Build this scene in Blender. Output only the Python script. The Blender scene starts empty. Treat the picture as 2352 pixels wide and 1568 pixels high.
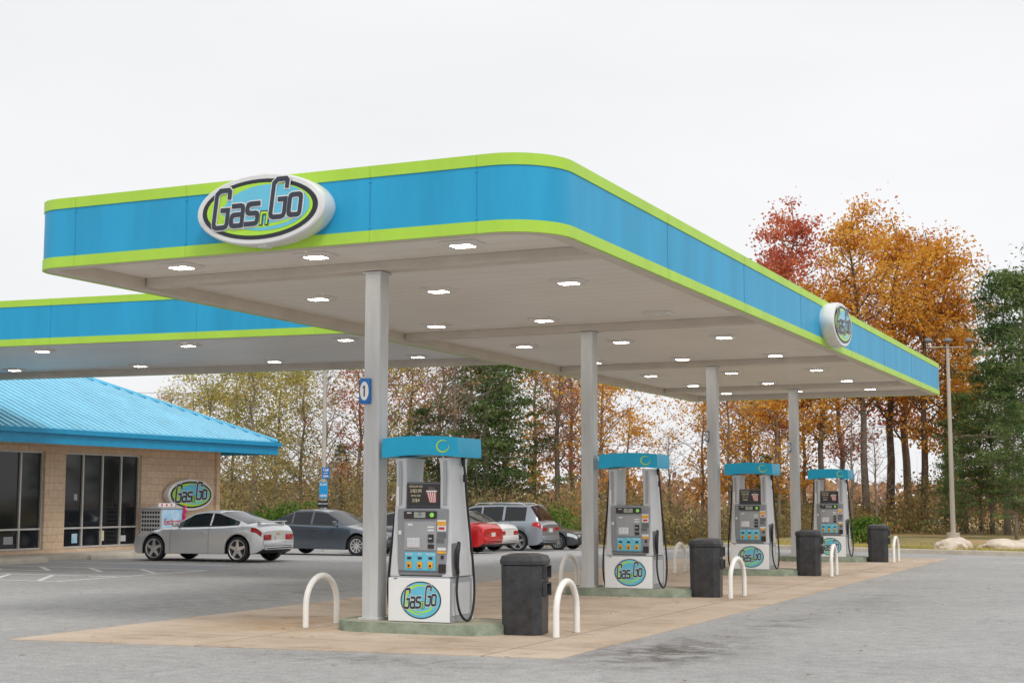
import bpy,bmesh,math,random
from mathutils import Vector,Matrix
R=random.Random(11)
sc=bpy.context.scene
COL=sc.collection
V3=Vector
X_=V3((1,0,0));Y_=V3((0,1,0));Z_=V3((0,0,1))
# survey frame used when the site was measured: metres to the right of / ahead of the station point
SA=math.radians(24.23)
def site(r,f): return (-math.sin(SA)*f+math.cos(SA)*r, math.cos(SA)*f+math.sin(SA)*r)
def lin(keys,x):
    if x<=keys[0][0]: return keys[0][1]
    for a,b in zip(keys,keys[1:]):
        if x<=b[0]: return a[1]+(b[1]-a[1])*(x-a[0])/(b[0]-a[0])
    return keys[-1][1]
def gz(x,y):
    k=min(1,max(0,(-14-x)/5.0)); k=k*k*(3-2*k)
    return -0.018*min(30,max(0,y-35))*k
# ---------------------------------------------------------------- materials
def nn(nt,t,**k):
    n=nt.nodes.new(t)
    for a,b in k.items():
        if a.startswith('i_'):
            n.inputs[a[2:].replace('_',' ')].default_value=b
        else: setattr(n,a,b)
    return n
def pmat(name,c,rough=.5,metal=0,var=.08,scale=4,bump=0,bscale=60,c2=None,emit=0,coat=0,spec=None,streak=False):
    m=bpy.data.materials.new(name); m.use_nodes=True; nt=m.node_tree
    b=nt.nodes['Principled BSDF']
    b.inputs['Roughness'].default_value=rough; b.inputs['Metallic'].default_value=metal
    b.inputs['Coat Weight'].default_value=coat
    if spec is not None: b.inputs['Specular IOR Level'].default_value=spec
    tc=nn(nt,'ShaderNodeTexCoord'); no=nn(nt,'ShaderNodeTexNoise',i_Scale=scale,i_Detail=6.0,i_Roughness=.65)
    if streak:
        mp=nn(nt,'ShaderNodeMapping'); mp.inputs['Scale'].default_value=(1,1,.15)
        nt.links.new(tc.outputs['Object'],mp.inputs[0]); nt.links.new(mp.outputs[0],no.inputs['Vector'])
    else: nt.links.new(tc.outputs['Object'],no.inputs['Vector'])
    cr=nn(nt,'ShaderNodeValToRGB'); e=cr.color_ramp.elements
    e[0].position=.3;e[1].position=.7
    if c2 is None: c2=[min(1,v*(1+var)) for v in c]; c1=[v*(1-var) for v in c]
    else: c1=c
    e[0].color=(*c1,1);e[1].color=(*c2,1)
    nt.links.new(no.outputs[0],cr.inputs[0]); nt.links.new(cr.outputs[0],b.inputs['Base Color'])
    if emit:
        nt.links.new(cr.outputs[0],b.inputs['Emission Color']); b.inputs['Emission Strength'].default_value=emit
    if bump:
        n2=nn(nt,'ShaderNodeTexNoise',i_Scale=bscale,i_Detail=4.0); bp=nn(nt,'ShaderNodeBump',i_Strength=bump,i_Distance=.02)
        nt.links.new(tc.outputs['Object'],n2.inputs['Vector']);nt.links.new(n2.outputs[0],bp.inputs['Height']);nt.links.new(bp.outputs[0],b.inputs['Normal'])
    return m
def mixrgb(nt,a,b,fac,mode='MIX'):
    m=nn(nt,'ShaderNodeMixRGB',blend_type=mode)
    for s,i in ((fac,0),(a,1),(b,2)):
        if hasattr(s,'links') or isinstance(s,bpy.types.NodeSocket): nt.links.new(s,m.inputs[i])
        elif i==0: m.inputs[0].default_value=s
        else: m.inputs[i].default_value=(*s,1)
    return m.outputs[0]
def ramp(nt,src,stops):
    cr=nn(nt,'ShaderNodeValToRGB'); el=cr.color_ramp.elements
    while len(el)<len(stops): el.new(.5)
    for e,(p,c) in zip(el,stops):
        e.position=p; e.color=(*c,1) if not isinstance(c,(int,float)) else (c,c,c,1)
    nt.links.new(src,cr.inputs[0]); return cr.outputs[0]
def noise(nt,vec,scale,detail=5,rough=.6):
    n=nn(nt,'ShaderNodeTexNoise',i_Scale=scale,i_Detail=float(detail),i_Roughness=rough); nt.links.new(vec,n.inputs['Vector']); return n.outputs[0]
def spot(nt,o,loc,sc_):
    mp=nn(nt,'ShaderNodeMapping',vector_type='TEXTURE'); mp.inputs['Location'].default_value=(*loc,0); mp.inputs['Scale'].default_value=(*sc_,1); nt.links.new(o,mp.inputs[0])
    g=nn(nt,'ShaderNodeTexGradient',gradient_type='SPHERICAL'); nt.links.new(mp.outputs[0],g.inputs[0]); return g.outputs['Fac']
def ground_mat(kind):
    m=bpy.data.materials.new(kind+'_surface'); m.use_nodes=True; nt=m.node_tree; b=nt.nodes['Principled BSDF']
    tc=nn(nt,'ShaderNodeTexCoord'); o=tc.outputs['Object']
    if kind=='asphalt':
        base=ramp(nt,noise(nt,o,.30,6),[(.3,(.37,.364,.355)),(.7,(.485,.476,.462))])
        sp=ramp(nt,noise(nt,o,30,3,.85),[(.34,(.40,.40,.40)),(.46,(.93,.93,.93)),(.60,(1.0,1.0,1.0)),(.70,(1.4,1.4,1.38))])
        c=mixrgb(nt,base,sp,.85,'MULTIPLY')
        md=ramp(nt,noise(nt,o,5,6,.7),[(.35,(.82,.82,.82)),(.65,(1.08,1.08,1.08))]); c=mixrgb(nt,c,md,1.0,'MULTIPLY')
        st=ramp(nt,noise(nt,o,.8,7,.7),[(.60,0.0),(.72,1.0)])
        c=mixrgb(nt,c,(.20,.195,.185),mixrgb(nt,(0,0,0),st,.35))
        for loc,s_,k in (((-5.2,15.6),(1.1,2.4),.85),((-4.9,19.5),(.8,3.0),.35),((-7.6,13.6),(2.2,.7),.45),((-14.2,22),(1.4,6),.3),((-4.6,26),(.9,4.5),.25)):
            g=spot(nt,o,loc,s_); mm=nn(nt,'ShaderNodeMath',operation='MULTIPLY'); nt.links.new(g,mm.inputs[0]); nt.links.new(ramp(nt,noise(nt,o,2.2,8,.75),[(.42,0.0),(.62,1.0)]),mm.inputs[1])
            m2=nn(nt,'ShaderNodeMath',operation='MULTIPLY',use_clamp=True); m2.inputs[1].default_value=k*2; nt.links.new(mm.outputs[0],m2.inputs[0]); c=mixrgb(nt,c,(.11,.10,.085),m2.outputs[0])
        vo=nn(nt,'ShaderNodeTexVoronoi',feature='DISTANCE_TO_EDGE',i_Scale=.16)
        wn=nn(nt,'ShaderNodeTexNoise',i_Scale=1.5,i_Detail=6.0); nt.links.new(o,wn.inputs['Vector'])
        ad=nn(nt,'ShaderNodeMixRGB',blend_type='ADD'); ad.inputs[0].default_value=.9; nt.links.new(o,ad.inputs[1]);nt.links.new(wn.outputs['Color'],ad.inputs[2])
        nt.links.new(ad.outputs[0],vo.inputs['Vector'])
        ck=ramp(nt,vo.outputs['Distance'],[(0,.4),(.004,0.0)])
        c=mixrgb(nt,c,(.17,.17,.17),ck)
        b.inputs['Roughness'].default_value=.85; bs=.6;bsc=60
    elif kind=='concrete':
        base=ramp(nt,noise(nt,o,.5,7,.65),[(.3,(.46,.35,.25)),(.55,(.60,.48,.365)),(.75,(.68,.58,.47))])
        st=ramp(nt,noise(nt,o,1.1,8,.7),[(.52,0.0),(.70,.7)])
        c=mixrgb(nt,base,(.28,.195,.13),st)
        for loc,s_,k in (((-10.6,17.0),(1.6,1.8),1.0),((-11,20.5),(1.6,2.2),.5),((-8,20.5),(1.6,2.2),.5),((-8,28),(1.6,2.4),.5)):
            g=spot(nt,o,loc,s_); mm=nn(nt,'ShaderNodeMath',operation='MULTIPLY'); nt.links.new(g,mm.inputs[0]); nt.links.new(ramp(nt,noise(nt,o,1.7,8,.75),[(.42,0.0),(.6,k)]),mm.inputs[1]); c=mixrgb(nt,c,(.45,.25,.09) if k==1 else (.2,.15,.11),mm.outputs[0])
        br=nn(nt,'ShaderNodeTexBrick',offset=0.0,i_Scale=1.0); br.inputs['Brick Width'].default_value=3.4;br.inputs['Row Height'].default_value=3.8;br.inputs['Mortar Size'].default_value=.010
        nt.links.new(o,br.inputs['Vector'])
        c=mixrgb(nt,c,(.17,.13,.09),br.outputs['Fac'])
        sp=ramp(nt,noise(nt,o,40,3),[(.3,(.75,.75,.75)),(.6,(1,1,1))]); c=mixrgb(nt,c,sp,.7,'MULTIPLY')
        b.inputs['Roughness'].default_value=.75; bs=.25;bsc=50
    else:
        base=ramp(nt,noise(nt,o,.12,6,.7),[(.35,(.17,.18,.06)),(.5,(.36,.28,.12)),(.62,(.56,.38,.19))])
        lf=ramp(nt,noise(nt,o,9,4,.8),[(.45,(.5,.45,.3)),(.6,(1,1,1)),(.75,(1.5,1.0,.5))])
        c=mixrgb(nt,base,lf,.7,'MULTIPLY'); b.inputs['Roughness'].default_value=.95; bs=.8;bsc=12
    nt.links.new(c,b.inputs['Base Color'])
    n2=nn(nt,'ShaderNodeTexNoise',i_Scale=float(bsc),i_Detail=5.0); bp=nn(nt,'ShaderNodeBump',i_Strength=bs,i_Distance=.02)
    nt.links.new(o,n2.inputs['Vector']);nt.links.new(n2.outputs[0],bp.inputs['Height']);nt.links.new(bp.outputs[0],b.inputs['Normal'])
    return m
def soffit_mat(name,axis,pitch,c,c2):
    m=bpy.data.materials.new(name); m.use_nodes=True; nt=m.node_tree; b=nt.nodes['Principled BSDF']
    tc=nn(nt,'ShaderNodeTexCoord'); sx=nn(nt,'ShaderNodeSeparateXYZ'); nt.links.new(tc.outputs['Object'],sx.inputs[0])
    d=nn(nt,'ShaderNodeMath',operation='DIVIDE'); d.inputs[1].default_value=pitch; nt.links.new(sx.outputs[axis],d.inputs[0])
    f=nn(nt,'ShaderNodeMath',operation='FRACT'); nt.links.new(d.outputs[0],f.inputs[0])
    l=ramp(nt,f.outputs[0],[(0,(.72,.72,.72)),(.05,(.72,.72,.72)),(.07,(1,1,1)),(1,(1,1,1))])
    base=ramp(nt,noise(nt,tc.outputs['Object'],.6,6,.6),[(.3,c),(.7,c2)])
    nt.links.new(mixrgb(nt,base,l,.7,'MULTIPLY'),b.inputs['Base Color']); b.inputs['Roughness'].default_value=.35
    return m
def block_mat():
    m=bpy.data.materials.new('tan_block_wall'); m.use_nodes=True; nt=m.node_tree; b=nt.nodes['Principled BSDF']
    tc=nn(nt,'ShaderNodeTexCoord')
    sx=nn(nt,'ShaderNodeSeparateXYZ'); nt.links.new(tc.outputs['Object'],sx.inputs[0])
    cb=nn(nt,'ShaderNodeCombineXYZ'); ad=nn(nt,'ShaderNodeMath',operation='ADD')
    nt.links.new(sx.outputs[0],ad.inputs[0]);nt.links.new(sx.outputs[1],ad.inputs[1])
    nt.links.new(ad.outputs[0],cb.inputs[0]);nt.links.new(sx.outputs[2],cb.inputs[1])
    br=nn(nt,'ShaderNodeTexBrick',i_Scale=1.0); br.inputs['Brick Width'].default_value=.42;br.inputs['Row Height'].default_value=.21;br.inputs['Mortar Size'].default_value=.008
    br.inputs['Color1'].default_value=(.66,.48,.33,1);br.inputs['Color2'].default_value=(.75,.565,.40,1);br.inputs['Mortar'].default_value=(.50,.37,.26,1)
    nt.links.new(cb.outputs[0],br.inputs['Vector'])
    ns=ramp(nt,noise(nt,tc.outputs['Object'],7,6),[(.3,(.82,.82,.82)),(.7,(1.05,1.05,1.05))])
    nt.links.new(mixrgb(nt,br.outputs['Color'],ns,.9,'MULTIPLY'),b.inputs['Base Color']); b.inputs['Roughness'].default_value=.9
    bp=nn(nt,'ShaderNodeBump',i_Strength=.4,i_Distance=.01); nt.links.new(br.outputs['Fac'],bp.inputs['Height']); bp.invert=True; nt.links.new(bp.outputs[0],b.inputs['Normal'])
    return m
def leaf_mat(name,cols,trans=.3,nscale=.45):
    m=bpy.data.materials.new(name); m.use_nodes=True; nt=m.node_tree; nt.nodes.remove(nt.nodes['Principled BSDF'])
    out=nt.nodes['Material Output']; g=nn(nt,'ShaderNodeNewGeometry'); tc=nn(nt,'ShaderNodeTexCoord')
    a=nn(nt,'ShaderNodeMath',operation='ADD'); nz=noise(nt,tc.outputs['Object'],nscale,3)
    mu=nn(nt,'ShaderNodeMath',operation='MULTIPLY'); mu.inputs[1].default_value=.5; nt.links.new(g.outputs['Random Per Island'],mu.inputs[0])
    m2=nn(nt,'ShaderNodeMath',operation='MULTIPLY_ADD'); m2.inputs[1].default_value=2.0;m2.inputs[2].default_value=-.72; nt.links.new(nz,m2.inputs[0])
    nt.links.new(mu.outputs[0],a.inputs[0]);nt.links.new(m2.outputs[0],a.inputs[1])
    c=ramp(nt,a.outputs[0],[(i/(len(cols)-1),q) for i,q in enumerate(cols)])
    d=nn(nt,'ShaderNodeBsdfDiffuse');t=nn(nt,'ShaderNodeBsdfTranslucent');mx=nn(nt,'ShaderNodeMixShader'); mx.inputs[0].default_value=trans
    nt.links.new(c,d.inputs[0]);nt.links.new(c,t.inputs[0]);nt.links.new(d.outputs[0],mx.inputs[1]);nt.links.new(t.outputs[0],mx.inputs[2]);nt.links.new(mx.outputs[0],out.inputs[0])
    return m
M={}
M['blue']=pmat('canopy_blue_paint',(.022,.35,.61),.45,var=.13,scale=1.3,streak=True,spec=.3)
M['lime']=pmat('lime_paint',(.43,.69,.07),.42,var=.07,scale=1.5,streak=True,spec=.3)
M['seam']=pmat('blue_seam',(.010,.26,.48),.5)  # darker blue for the joints between fascia panels
M['limeseam']=pmat('lime_seam',(.34,.56,.06),.5)
M['soffit']=soffit_mat('soffit_panel',1,.41,(.79,.75,.69),(.87,.835,.78))
M['soffit2']=soffit_mat('soffit_panel_b',1,.41,(.74,.74,.74),(.84,.83,.82))
M['beam']=pmat('beam_paint',(.62,.57,.50),.5,var=.08,scale=2)
M['column']=pmat('column_weathered_paint',(.58,.585,.585),.42,metal=.15,var=.2,scale=3,streak=True)
M['lamp']=pmat('lamp_lens',(1,.95,.87),.4,var=0,emit=34)
M['lampframe']=pmat('lamp_frame',(.72,.70,.67),.4,var=.05)
M['lampoff']=pmat('lamp_lens_unlit',(.80,.78,.74),.3)
M['white']=pmat('white_paint',(.8,.8,.79),.35,var=.05)
M['silver']=pmat('sign_silver',(.76,.76,.75),.3,metal=.2,var=.08,scale=2)
M['black']=pmat('black_print',(.02,.022,.028),.4,var=.1)
M['letter']=pmat('letter_navy',(.03,.04,.06),.4,var=.1)
M['signblue']=pmat('sign_blue',(.14,.55,.74),.3,var=.05)
M['signlime']=pmat('sign_lime',(.44,.76,.05),.3,var=.05)
M['plastic']=pmat('black_mottled_plastic',(.020,.021,.024),.42,c2=(.055,.057,.063),scale=7,bump=.15,bscale=30)
M['rubber']=pmat('rubber',(.018,.018,.02),.55)
M['grey']=pmat('pump_grey',(.27,.285,.305),.4,var=.07,scale=3)
M['lgrey']=pmat('pump_light_grey',(.62,.635,.655),.4,var=.06,scale=3)
M['mgrey']=pmat('pump_panel_grey',(.37,.385,.405),.4,var=.06,scale=3)
M['dgrey']=pmat('pump_dark_grey',(.14,.148,.16),.45,var=.1)
M['pwhite']=pmat('pump_white_panel',(.87,.875,.885),.28,var=.05,scale=2,streak=True)
M['pblue']=pmat('pump_header_blue',(.018,.42,.68),.35,var=.06,spec=.3)
M['orange']=pmat('button_orange',(.85,.42,.03),.4)
M['red']=pmat('sticker_red',(.55,.035,.025),.4)
M['green']=pmat('display_green',(.25,.75,.1),.4,emit=.3)
M['lcd']=pmat('lcd',(.36,.40,.35),.2)
M['screen']=pmat('screen_dark',(.03,.024,.022),.2)
M['cream']=pmat('print_cream',(.75,.66,.42),.5)
M['kerbgreen']=pmat('island_green_paint',(.17,.22,.15),.7,c2=(.37,.42,.33),scale=5,bump=.2)
M['kerbtop']=pmat('island_concrete',(.44,.39,.29),.85,c2=(.33,.33,.24),scale=3,bump=.3)
M['hoop']=pmat('hoop_white_chipped_paint',(.88,.86,.81),.5,var=.07,scale=6,bump=.1)
M['conc']=pmat('kerb_concrete',(.48,.42,.34),.9,c2=(.62,.56,.47),scale=2,bump=.3)
M['block']=block_mat()
M['roof']=pmat('blue_metal_roof',(.10,.48,.70),.3,metal=.1,var=.1,scale=1)
M['ribhighlight']=pmat('roof_rib_highlight',(.52,.82,.92),.3,metal=.1,var=.1,scale=1)  # ribs paler than the roof sheet, their highlights painted into the colour
M['eave']=pmat('eave_blue',(.006,.31,.56),.35,var=.1)
M['winglass']=pmat('dark_window_glass',(.008,.009,.011),.06,c2=(.02,.022,.025),scale=.8)
M['frame']=pmat('window_frame',(.62,.60,.57),.4,metal=.3)
M['glass']=pmat('car_glass',(.012,.015,.017),.04,var=.3,scale=1)
M['chrome']=pmat('wheel_alloy',(.80,.80,.81),.22,metal=.8)
M['alloyd']=pmat('wheel_well_dark',(.03,.03,.03),.6)
M['tail']=pmat('tail_light_red',(.42,.01,.012),.15,var=.2,scale=20)
M['head']=pmat('head_light_glass',(.62,.64,.66),.1,metal=.3,var=.2,scale=20)
M['plate']=pmat('license_plate',(.7,.68,.62),.4)
M['gold']=pmat('gold_emblem',(.7,.5,.1),.3,metal=.6)
M['mark']=pmat('road_paint_worn',(.90,.90,.88),.8,c2=(.62,.62,.61),scale=5)
M['markblue']=pmat('road_paint_blue',(.12,.28,.58),.8,c2=(.34,.42,.52),scale=6)
M['steel']=pmat('galvanised_steel',(.48,.43,.365),.5,metal=.1,var=.12,streak=True)
M['rock']=pmat('boulder_rock',(.54,.44,.34),.9,c2=(.76,.68,.57),scale=3,bump=.8,bscale=6)
M['bark']=pmat('bark',(.10,.075,.055),.9,c2=(.19,.15,.12),scale=4,bump=.6,bscale=15)
M['barkg']=pmat('bark_grey',(.17,.14,.11),.9,c2=(.30,.25,.205),scale=4,bump=.6,bscale=15)
M['lotblue']=pmat('lottery_sign_blue',(.01,.32,.68),.4)
M['royal']=pmat('pole_sign_blue',(.01,.15,.48),.35)
M['plategrey']=pmat('weathered_plate_blue',(.12,.2,.32),.5)
M['cage']=pmat('cage_grey',(.44,.44,.45),.5,var=.1)
M['iceblue']=pmat('picture_ice_blue',(.20,.50,.78),.3,c2=(.62,.76,.86),scale=3)
M['pink']=pmat('ribbon_pink',(.65,.02,.15),.5)
M['leafdead']=leaf_mat('fallen_leaf',[(.18,.08,.03),(.32,.17,.07),(.42,.25,.1)],.1)
L_or=leaf_mat('leaf_orange',[(.34,.14,.03),(.66,.30,.05),(.86,.48,.08),(.90,.66,.20)],.5)
L_red=leaf_mat('leaf_red',[(.30,.07,.05),(.58,.15,.095),(.74,.26,.14),(.78,.40,.16)],.5)
L_br=leaf_mat('leaf_brown',[(.20,.12,.09),(.40,.23,.15),(.56,.34,.20),(.68,.47,.25)],.45)
L_ol=leaf_mat('leaf_olive',[(.18,.19,.06),(.38,.37,.11),(.64,.54,.16),(.80,.64,.22)],.5)
L_pi=leaf_mat('pine_needle',[(.04,.07,.03),(.09,.15,.055),(.17,.24,.085),(.28,.33,.12)],.35)
L_gr=leaf_mat('shrub_leaf',[(.03,.065,.015),(.08,.16,.03),(.18,.27,.055),(.30,.34,.09)],.3)
L_th=leaf_mat('thicket_leaf',[(.11,.14,.05),(.18,.13,.08),(.25,.26,.09),(.34,.21,.12),(.38,.35,.13),(.56,.32,.12),(.54,.44,.2)],.4,.13)
# ---------------------------------------------------------------- mesh builder
class MB:
    def __init__(s): s.bm=bmesh.new()
    def box(s,c,d,mi=0,bev=0,seg=2,rot=None):
        vs=bmesh.ops.create_cube(s.bm,size=1)['verts']
        for v in vs: v.co=V3((v.co.x*d[0],v.co.y*d[1],v.co.z*d[2]))
        if rot is not None:
            for v in vs: v.co=rot@v.co
        for v in vs: v.co+=V3(c)
        fs={f for v in vs for f in v.link_faces}
        for f in fs: f.material_index=mi
        if bev>0:
            es=list({e for v in vs for e in v.link_edges})
            bmesh.ops.bevel(s.bm,geom=es,offset=bev,segments=seg,affect='EDGES',profile=.5)
    def face(s,pts,mi=0):
        f=s.bm.faces.new([s.bm.verts.new(p) for p in pts]); f.material_index=mi; return f
    def prism(s,pts,O,U,V,N,d0,d1,mi=0,side=None):
        a=[s.bm.verts.new(O+U*p[0]+V*p[1]+N*d0) for p in pts]; b=[s.bm.verts.new(O+U*p[0]+V*p[1]+N*d1) for p in pts]
        f=s.bm.faces.new(a[::-1]);f.material_index=mi; f=s.bm.faces.new(b);f.material_index=mi
        n=len(pts)
        for i in range(n):
            f=s.bm.faces.new((a[i],a[(i+1)%n],b[(i+1)%n],b[i])); f.material_index=mi if side is None else side
    def tube(s,path,r,n=8,mi=0,caps=True,closed=False):
        path=[V3(p) for p in path]; rings=[]; m=len(path)
        rs=r if isinstance(r,(list,tuple)) else [r]*m
        up=None
        for i,p in enumerate(path):
            t=(path[min(i+1,m-1)]-path[max(i-1,0)])
            if t.length<1e-9: t=V3((0,0,1))
            t.normalize()
            if up is None: up=t.orthogonal().normalized()
            up=(up-t*up.dot(t)); up=up.normalized() if up.length>1e-6 else t.orthogonal().normalized()
            w=t.cross(up)
            rings.append([s.bm.verts.new(p+(up*math.cos(2*math.pi*k/n)+w*math.sin(2*math.pi*k/n))*rs[i]) for k in range(n)])
        for a,b in zip(rings,rings[1:]):
            for k in range(n):
                f=s.bm.faces.new((a[k],a[(k+1)%n],b[(k+1)%n],b[k])); f.material_index=mi
        if caps:
            f=s.bm.faces.new(rings[0][::-1]);f.material_index=mi;f=s.bm.faces.new(rings[-1]);f.material_index=mi
    def ring(s,outer,inner,z0,z1,mi=0):
        n=len(outer)
        A=[[s.bm.verts.new((p[0],p[1],z)) for p in pts] for pts,z in ((outer,z0),(outer,z1),(inner,z1),(inner,z0))]
        for q in range(4):
            a=A[q];b=A[(q+1)%4]
            for i in range(n):
                f=s.bm.faces.new((a[i],a[(i+1)%n],b[(i+1)%n],b[i]));f.material_index=mi
    def revolve(s,prof,n,O,axis,U,V,mi=0):
        rings=[[s.bm.verts.new(O+axis*a+(U*math.cos(2*math.pi*k/n)+V*math.sin(2*math.pi*k/n))*r) for k in range(n)] for a,r in prof]
        for a,b in zip(rings,rings[1:]):
            for k in range(n):
                f=s.bm.faces.new((a[k],a[(k+1)%n],b[(k+1)%n],b[k]));f.material_index=mi
        return rings
    def obj(s,name,parent,mats,smooth=None,loc=(0,0,0),rot=None,label=None,norm=True):
        if norm: bmesh.ops.recalc_face_normals(s.bm,faces=s.bm.faces[:])
        me=bpy.data.meshes.new(name); s.bm.to_mesh(me); s.bm.free()
        for m in mats: me.materials.append(m)
        if smooth is not None:
            me.shade_smooth(); me.set_sharp_from_angle(angle=math.radians(smooth))
        o=bpy.data.objects.new(name,me); COL.objects.link(o); o.parent=parent; o.location=loc
        if rot: o.rotation_euler=rot
        if label: o['label']=label
        return o
def one(name,parent,mat,c,d,bev=0,smooth=None):
    mb=MB(); mb.box(c,d,0,bev); return mb.obj(name,parent,[mat],smooth=smooth)
def thing(name,loc=(0,0,0),rz=0,label='',cat='',group=None):
    o=bpy.data.objects.new(name,None); o.empty_display_size=.3; COL.objects.link(o); o.location=loc; o.rotation_euler=(0,0,rz)
    o['label']=label;o['category']=cat
    if group:o['group']=group
    return o
def dup(o,loc,rz=None,scale=None,par=None):
    def rec(a,p):
        c=a.copy(); COL.objects.link(c); c.parent=p
        for ch in a.children: rec(ch,c)
        return c
    c=rec(o,par); c.location=loc
    if rz is not None: c.rotation_euler=(0,0,rz)
    if scale is not None: c.scale=scale
    return c
def pyobj(name,parent,vs,fs,mat,smooth=False):
    me=bpy.data.meshes.new(name); me.from_pydata(vs,[],fs); me.materials.append(mat); 
    if smooth: me.shade_smooth()
    o=bpy.data.objects.new(name,me); COL.objects.link(o); o.parent=parent; return o
def text(name,s,size,parent,O,U,V,N,mat,align='CENTER',bold=0,ext=.0):
    cu=bpy.data.curves.new('t','FONT'); cu.body=s; cu.size=size; cu.align_x=align; cu.align_y='CENTER'; cu.offset=bold; cu.extrude=ext
    t=bpy.data.objects.new('t',cu); COL.objects.link(t)
    dg=bpy.context.evaluated_depsgraph_get(); me=bpy.data.meshes.new_from_object(t.evaluated_get(dg))
    bpy.data.objects.remove(t)
    for v in me.vertices: v.co=O+U*v.co.x+V*v.co.y+N*v.co.z
    me.materials.clear(); me.materials.append(mat); me.name=name
    o=bpy.data.objects.new(name,me); COL.objects.link(o); o.parent=parent; return o
def ell(rx,ry,cx=0,cy=0,n=48): return [(cx+rx*math.cos(2*math.pi*i/n),cy+ry*math.sin(2*math.pi*i/n)) for i in range(n)]
def strip(pts,w,closed=False):
    n=len(pts); Lp=[];Rp=[]
    for i in range(n):
        p=V3((*pts[i],0)); a=V3((*pts[(i-1)%n],0)) if (i>0 or closed) else None; b=V3((*pts[(i+1)%n],0)) if (i<n-1 or closed) else None
        d1=(p-a).normalized() if a is not None else None; d2=(b-p).normalized() if b is not None else None
        if d1 is None:d1=d2
        if d2 is None:d2=d1
        n1=V3((-d1.y,d1.x,0));n2=V3((-d2.y,d2.x,0)); m=(n1+n2).normalized(); k=min(1.6,1/max(.3,m.dot(n1)))
        e=V3((0,0,0))
        if not closed and i==0: e=-d1*w*.5
        if not closed and i==n-1: e=d1*w*.5
        Lp.append(p+m*k*w/2+e);Rp.append(p-m*k*w/2+e)
    return Lp,Rp
GL={'G':(1.10,[[(.93,1.45),(.93,1.72),(.85,1.80),(.34,1.80),(.14,1.62),(.12,.16),(.17,.03),(.30,-.02),(.76,-.02),(.88,.03),(.93,.16),(.93,.82),(.58,.82)]]),
'a':(.93,[[(.16,.95),(.60,.95),(.71,.91),(.75,.80),(.75,-.0)],[(.64,.52),(.22,.52),(.13,.47),(.1,.38),(.1,.12),(.14,.02),(.24,-.02),(.62,-.02)]]),
's':(.92,[[(.74,.95),(.24,.95),(.13,.91),(.1,.80),(.1,.62),(.14,.53),(.24,.49),(.62,.49),(.72,.45),(.75,.36),(.75,.12),(.71,.02),(.60,-.02),(.10,-.02)]]),
'n':(.92,[[(.1,0),(.1,.93)],[(.22,.93),(.60,.93),(.72,.88),(.75,.76),(.75,0)]]),
'o':(.9,[[(.22,-.02),(.63,-.02),(.72,.03),(.75,.13),(.75,.80),(.72,.90),(.63,.95),(.22,.95),(.13,.90),(.1,.80),(.1,.13),(.13,.03)]])}
def logo(name,parent,O,U,V,N,W,H,style=0,dd=.003,d0=0.0):
    mb=MB(); mats=[M['silver'],M['black'],M['signlime'],M['signblue'],M['letter'],M['white']]
    def disc(rx,ry,cx,cy,d,mi): mb.face([O+U*p[0]+V*p[1]+N*(d0+d) for p in ell(rx,ry,cx,cy)],mi)
    a=W/2;b=H/2
    if style==0:
        disc(a*.95,b*.90,0,0,dd,1);disc(a*.87,b*.78,0,0,2*dd,2);disc(a*.70,b*.68,a*.12,b*.03,3*dd,3)
        disc(a*.68,b*.46,a*.03,-b*.10,3.4*dd,2);disc(a*.68,b*.48,a*.07,b*.02,3.7*dd,3)
    else:
        disc(a,b,0,0,dd,1);disc(a*.94,b*.94,0,0,2*dd,3)
        disc(a*.84,b*.82,-a*.03,b*.02,2.5*dd,2);disc(a*.75,b*.76,a*.07,-b*.0,3*dd,3)
        disc(a*.6,b*.52,a*.05,-b*.16,3.3*dd,2);disc(a*.6,b*.52,a*.0,-b*.08,3.6*dd,3)
    tw=5.72; sx=(.78 if style==0 else .86)*W/tw; sy=(.58 if style==0 else .53)*H/1.9
    k=0
    for pas in (0,1):
        x=-tw/2
        for i,ch in enumerate('GasnGo'):
            s=.55 if ch=='n' else 1.0; adv,paths=GL[ch]
            yo=-.75+(.16 if i>=4 else 0)-(.08 if ch=='n' else 0)+i*.035
            for pth in paths:
                pts=[(x+s*(p[0]+.12*p[1]),yo+s*p[1]) for p in pth]
                w=(.235 if ch!='n' else .11)
                if pas==0: w+= .12 if ch!='n' else .12
                mi=(5 if ch!='n' else 4) if pas==0 else (4 if ch!='n' else 2)
                l,r=strip(pts,w,ch=='o'); k+=1; d=d0+(4.2 if pas==0 else 6)*dd+(k%13)*dd*.06
                f=lambda q:O+U*(q.x*sx)+V*(q.y*sy)+N*d
                m=len(pts)
                for j in range(m if ch=='o' else m-1):
                    jn=(j+1)%m; mb.face([f(l[j]),f(l[jn]),f(r[jn]),f(r[j])],mi)
            x+=adv*s
    return mb.obj(name,parent,mats,norm=False)
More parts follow.
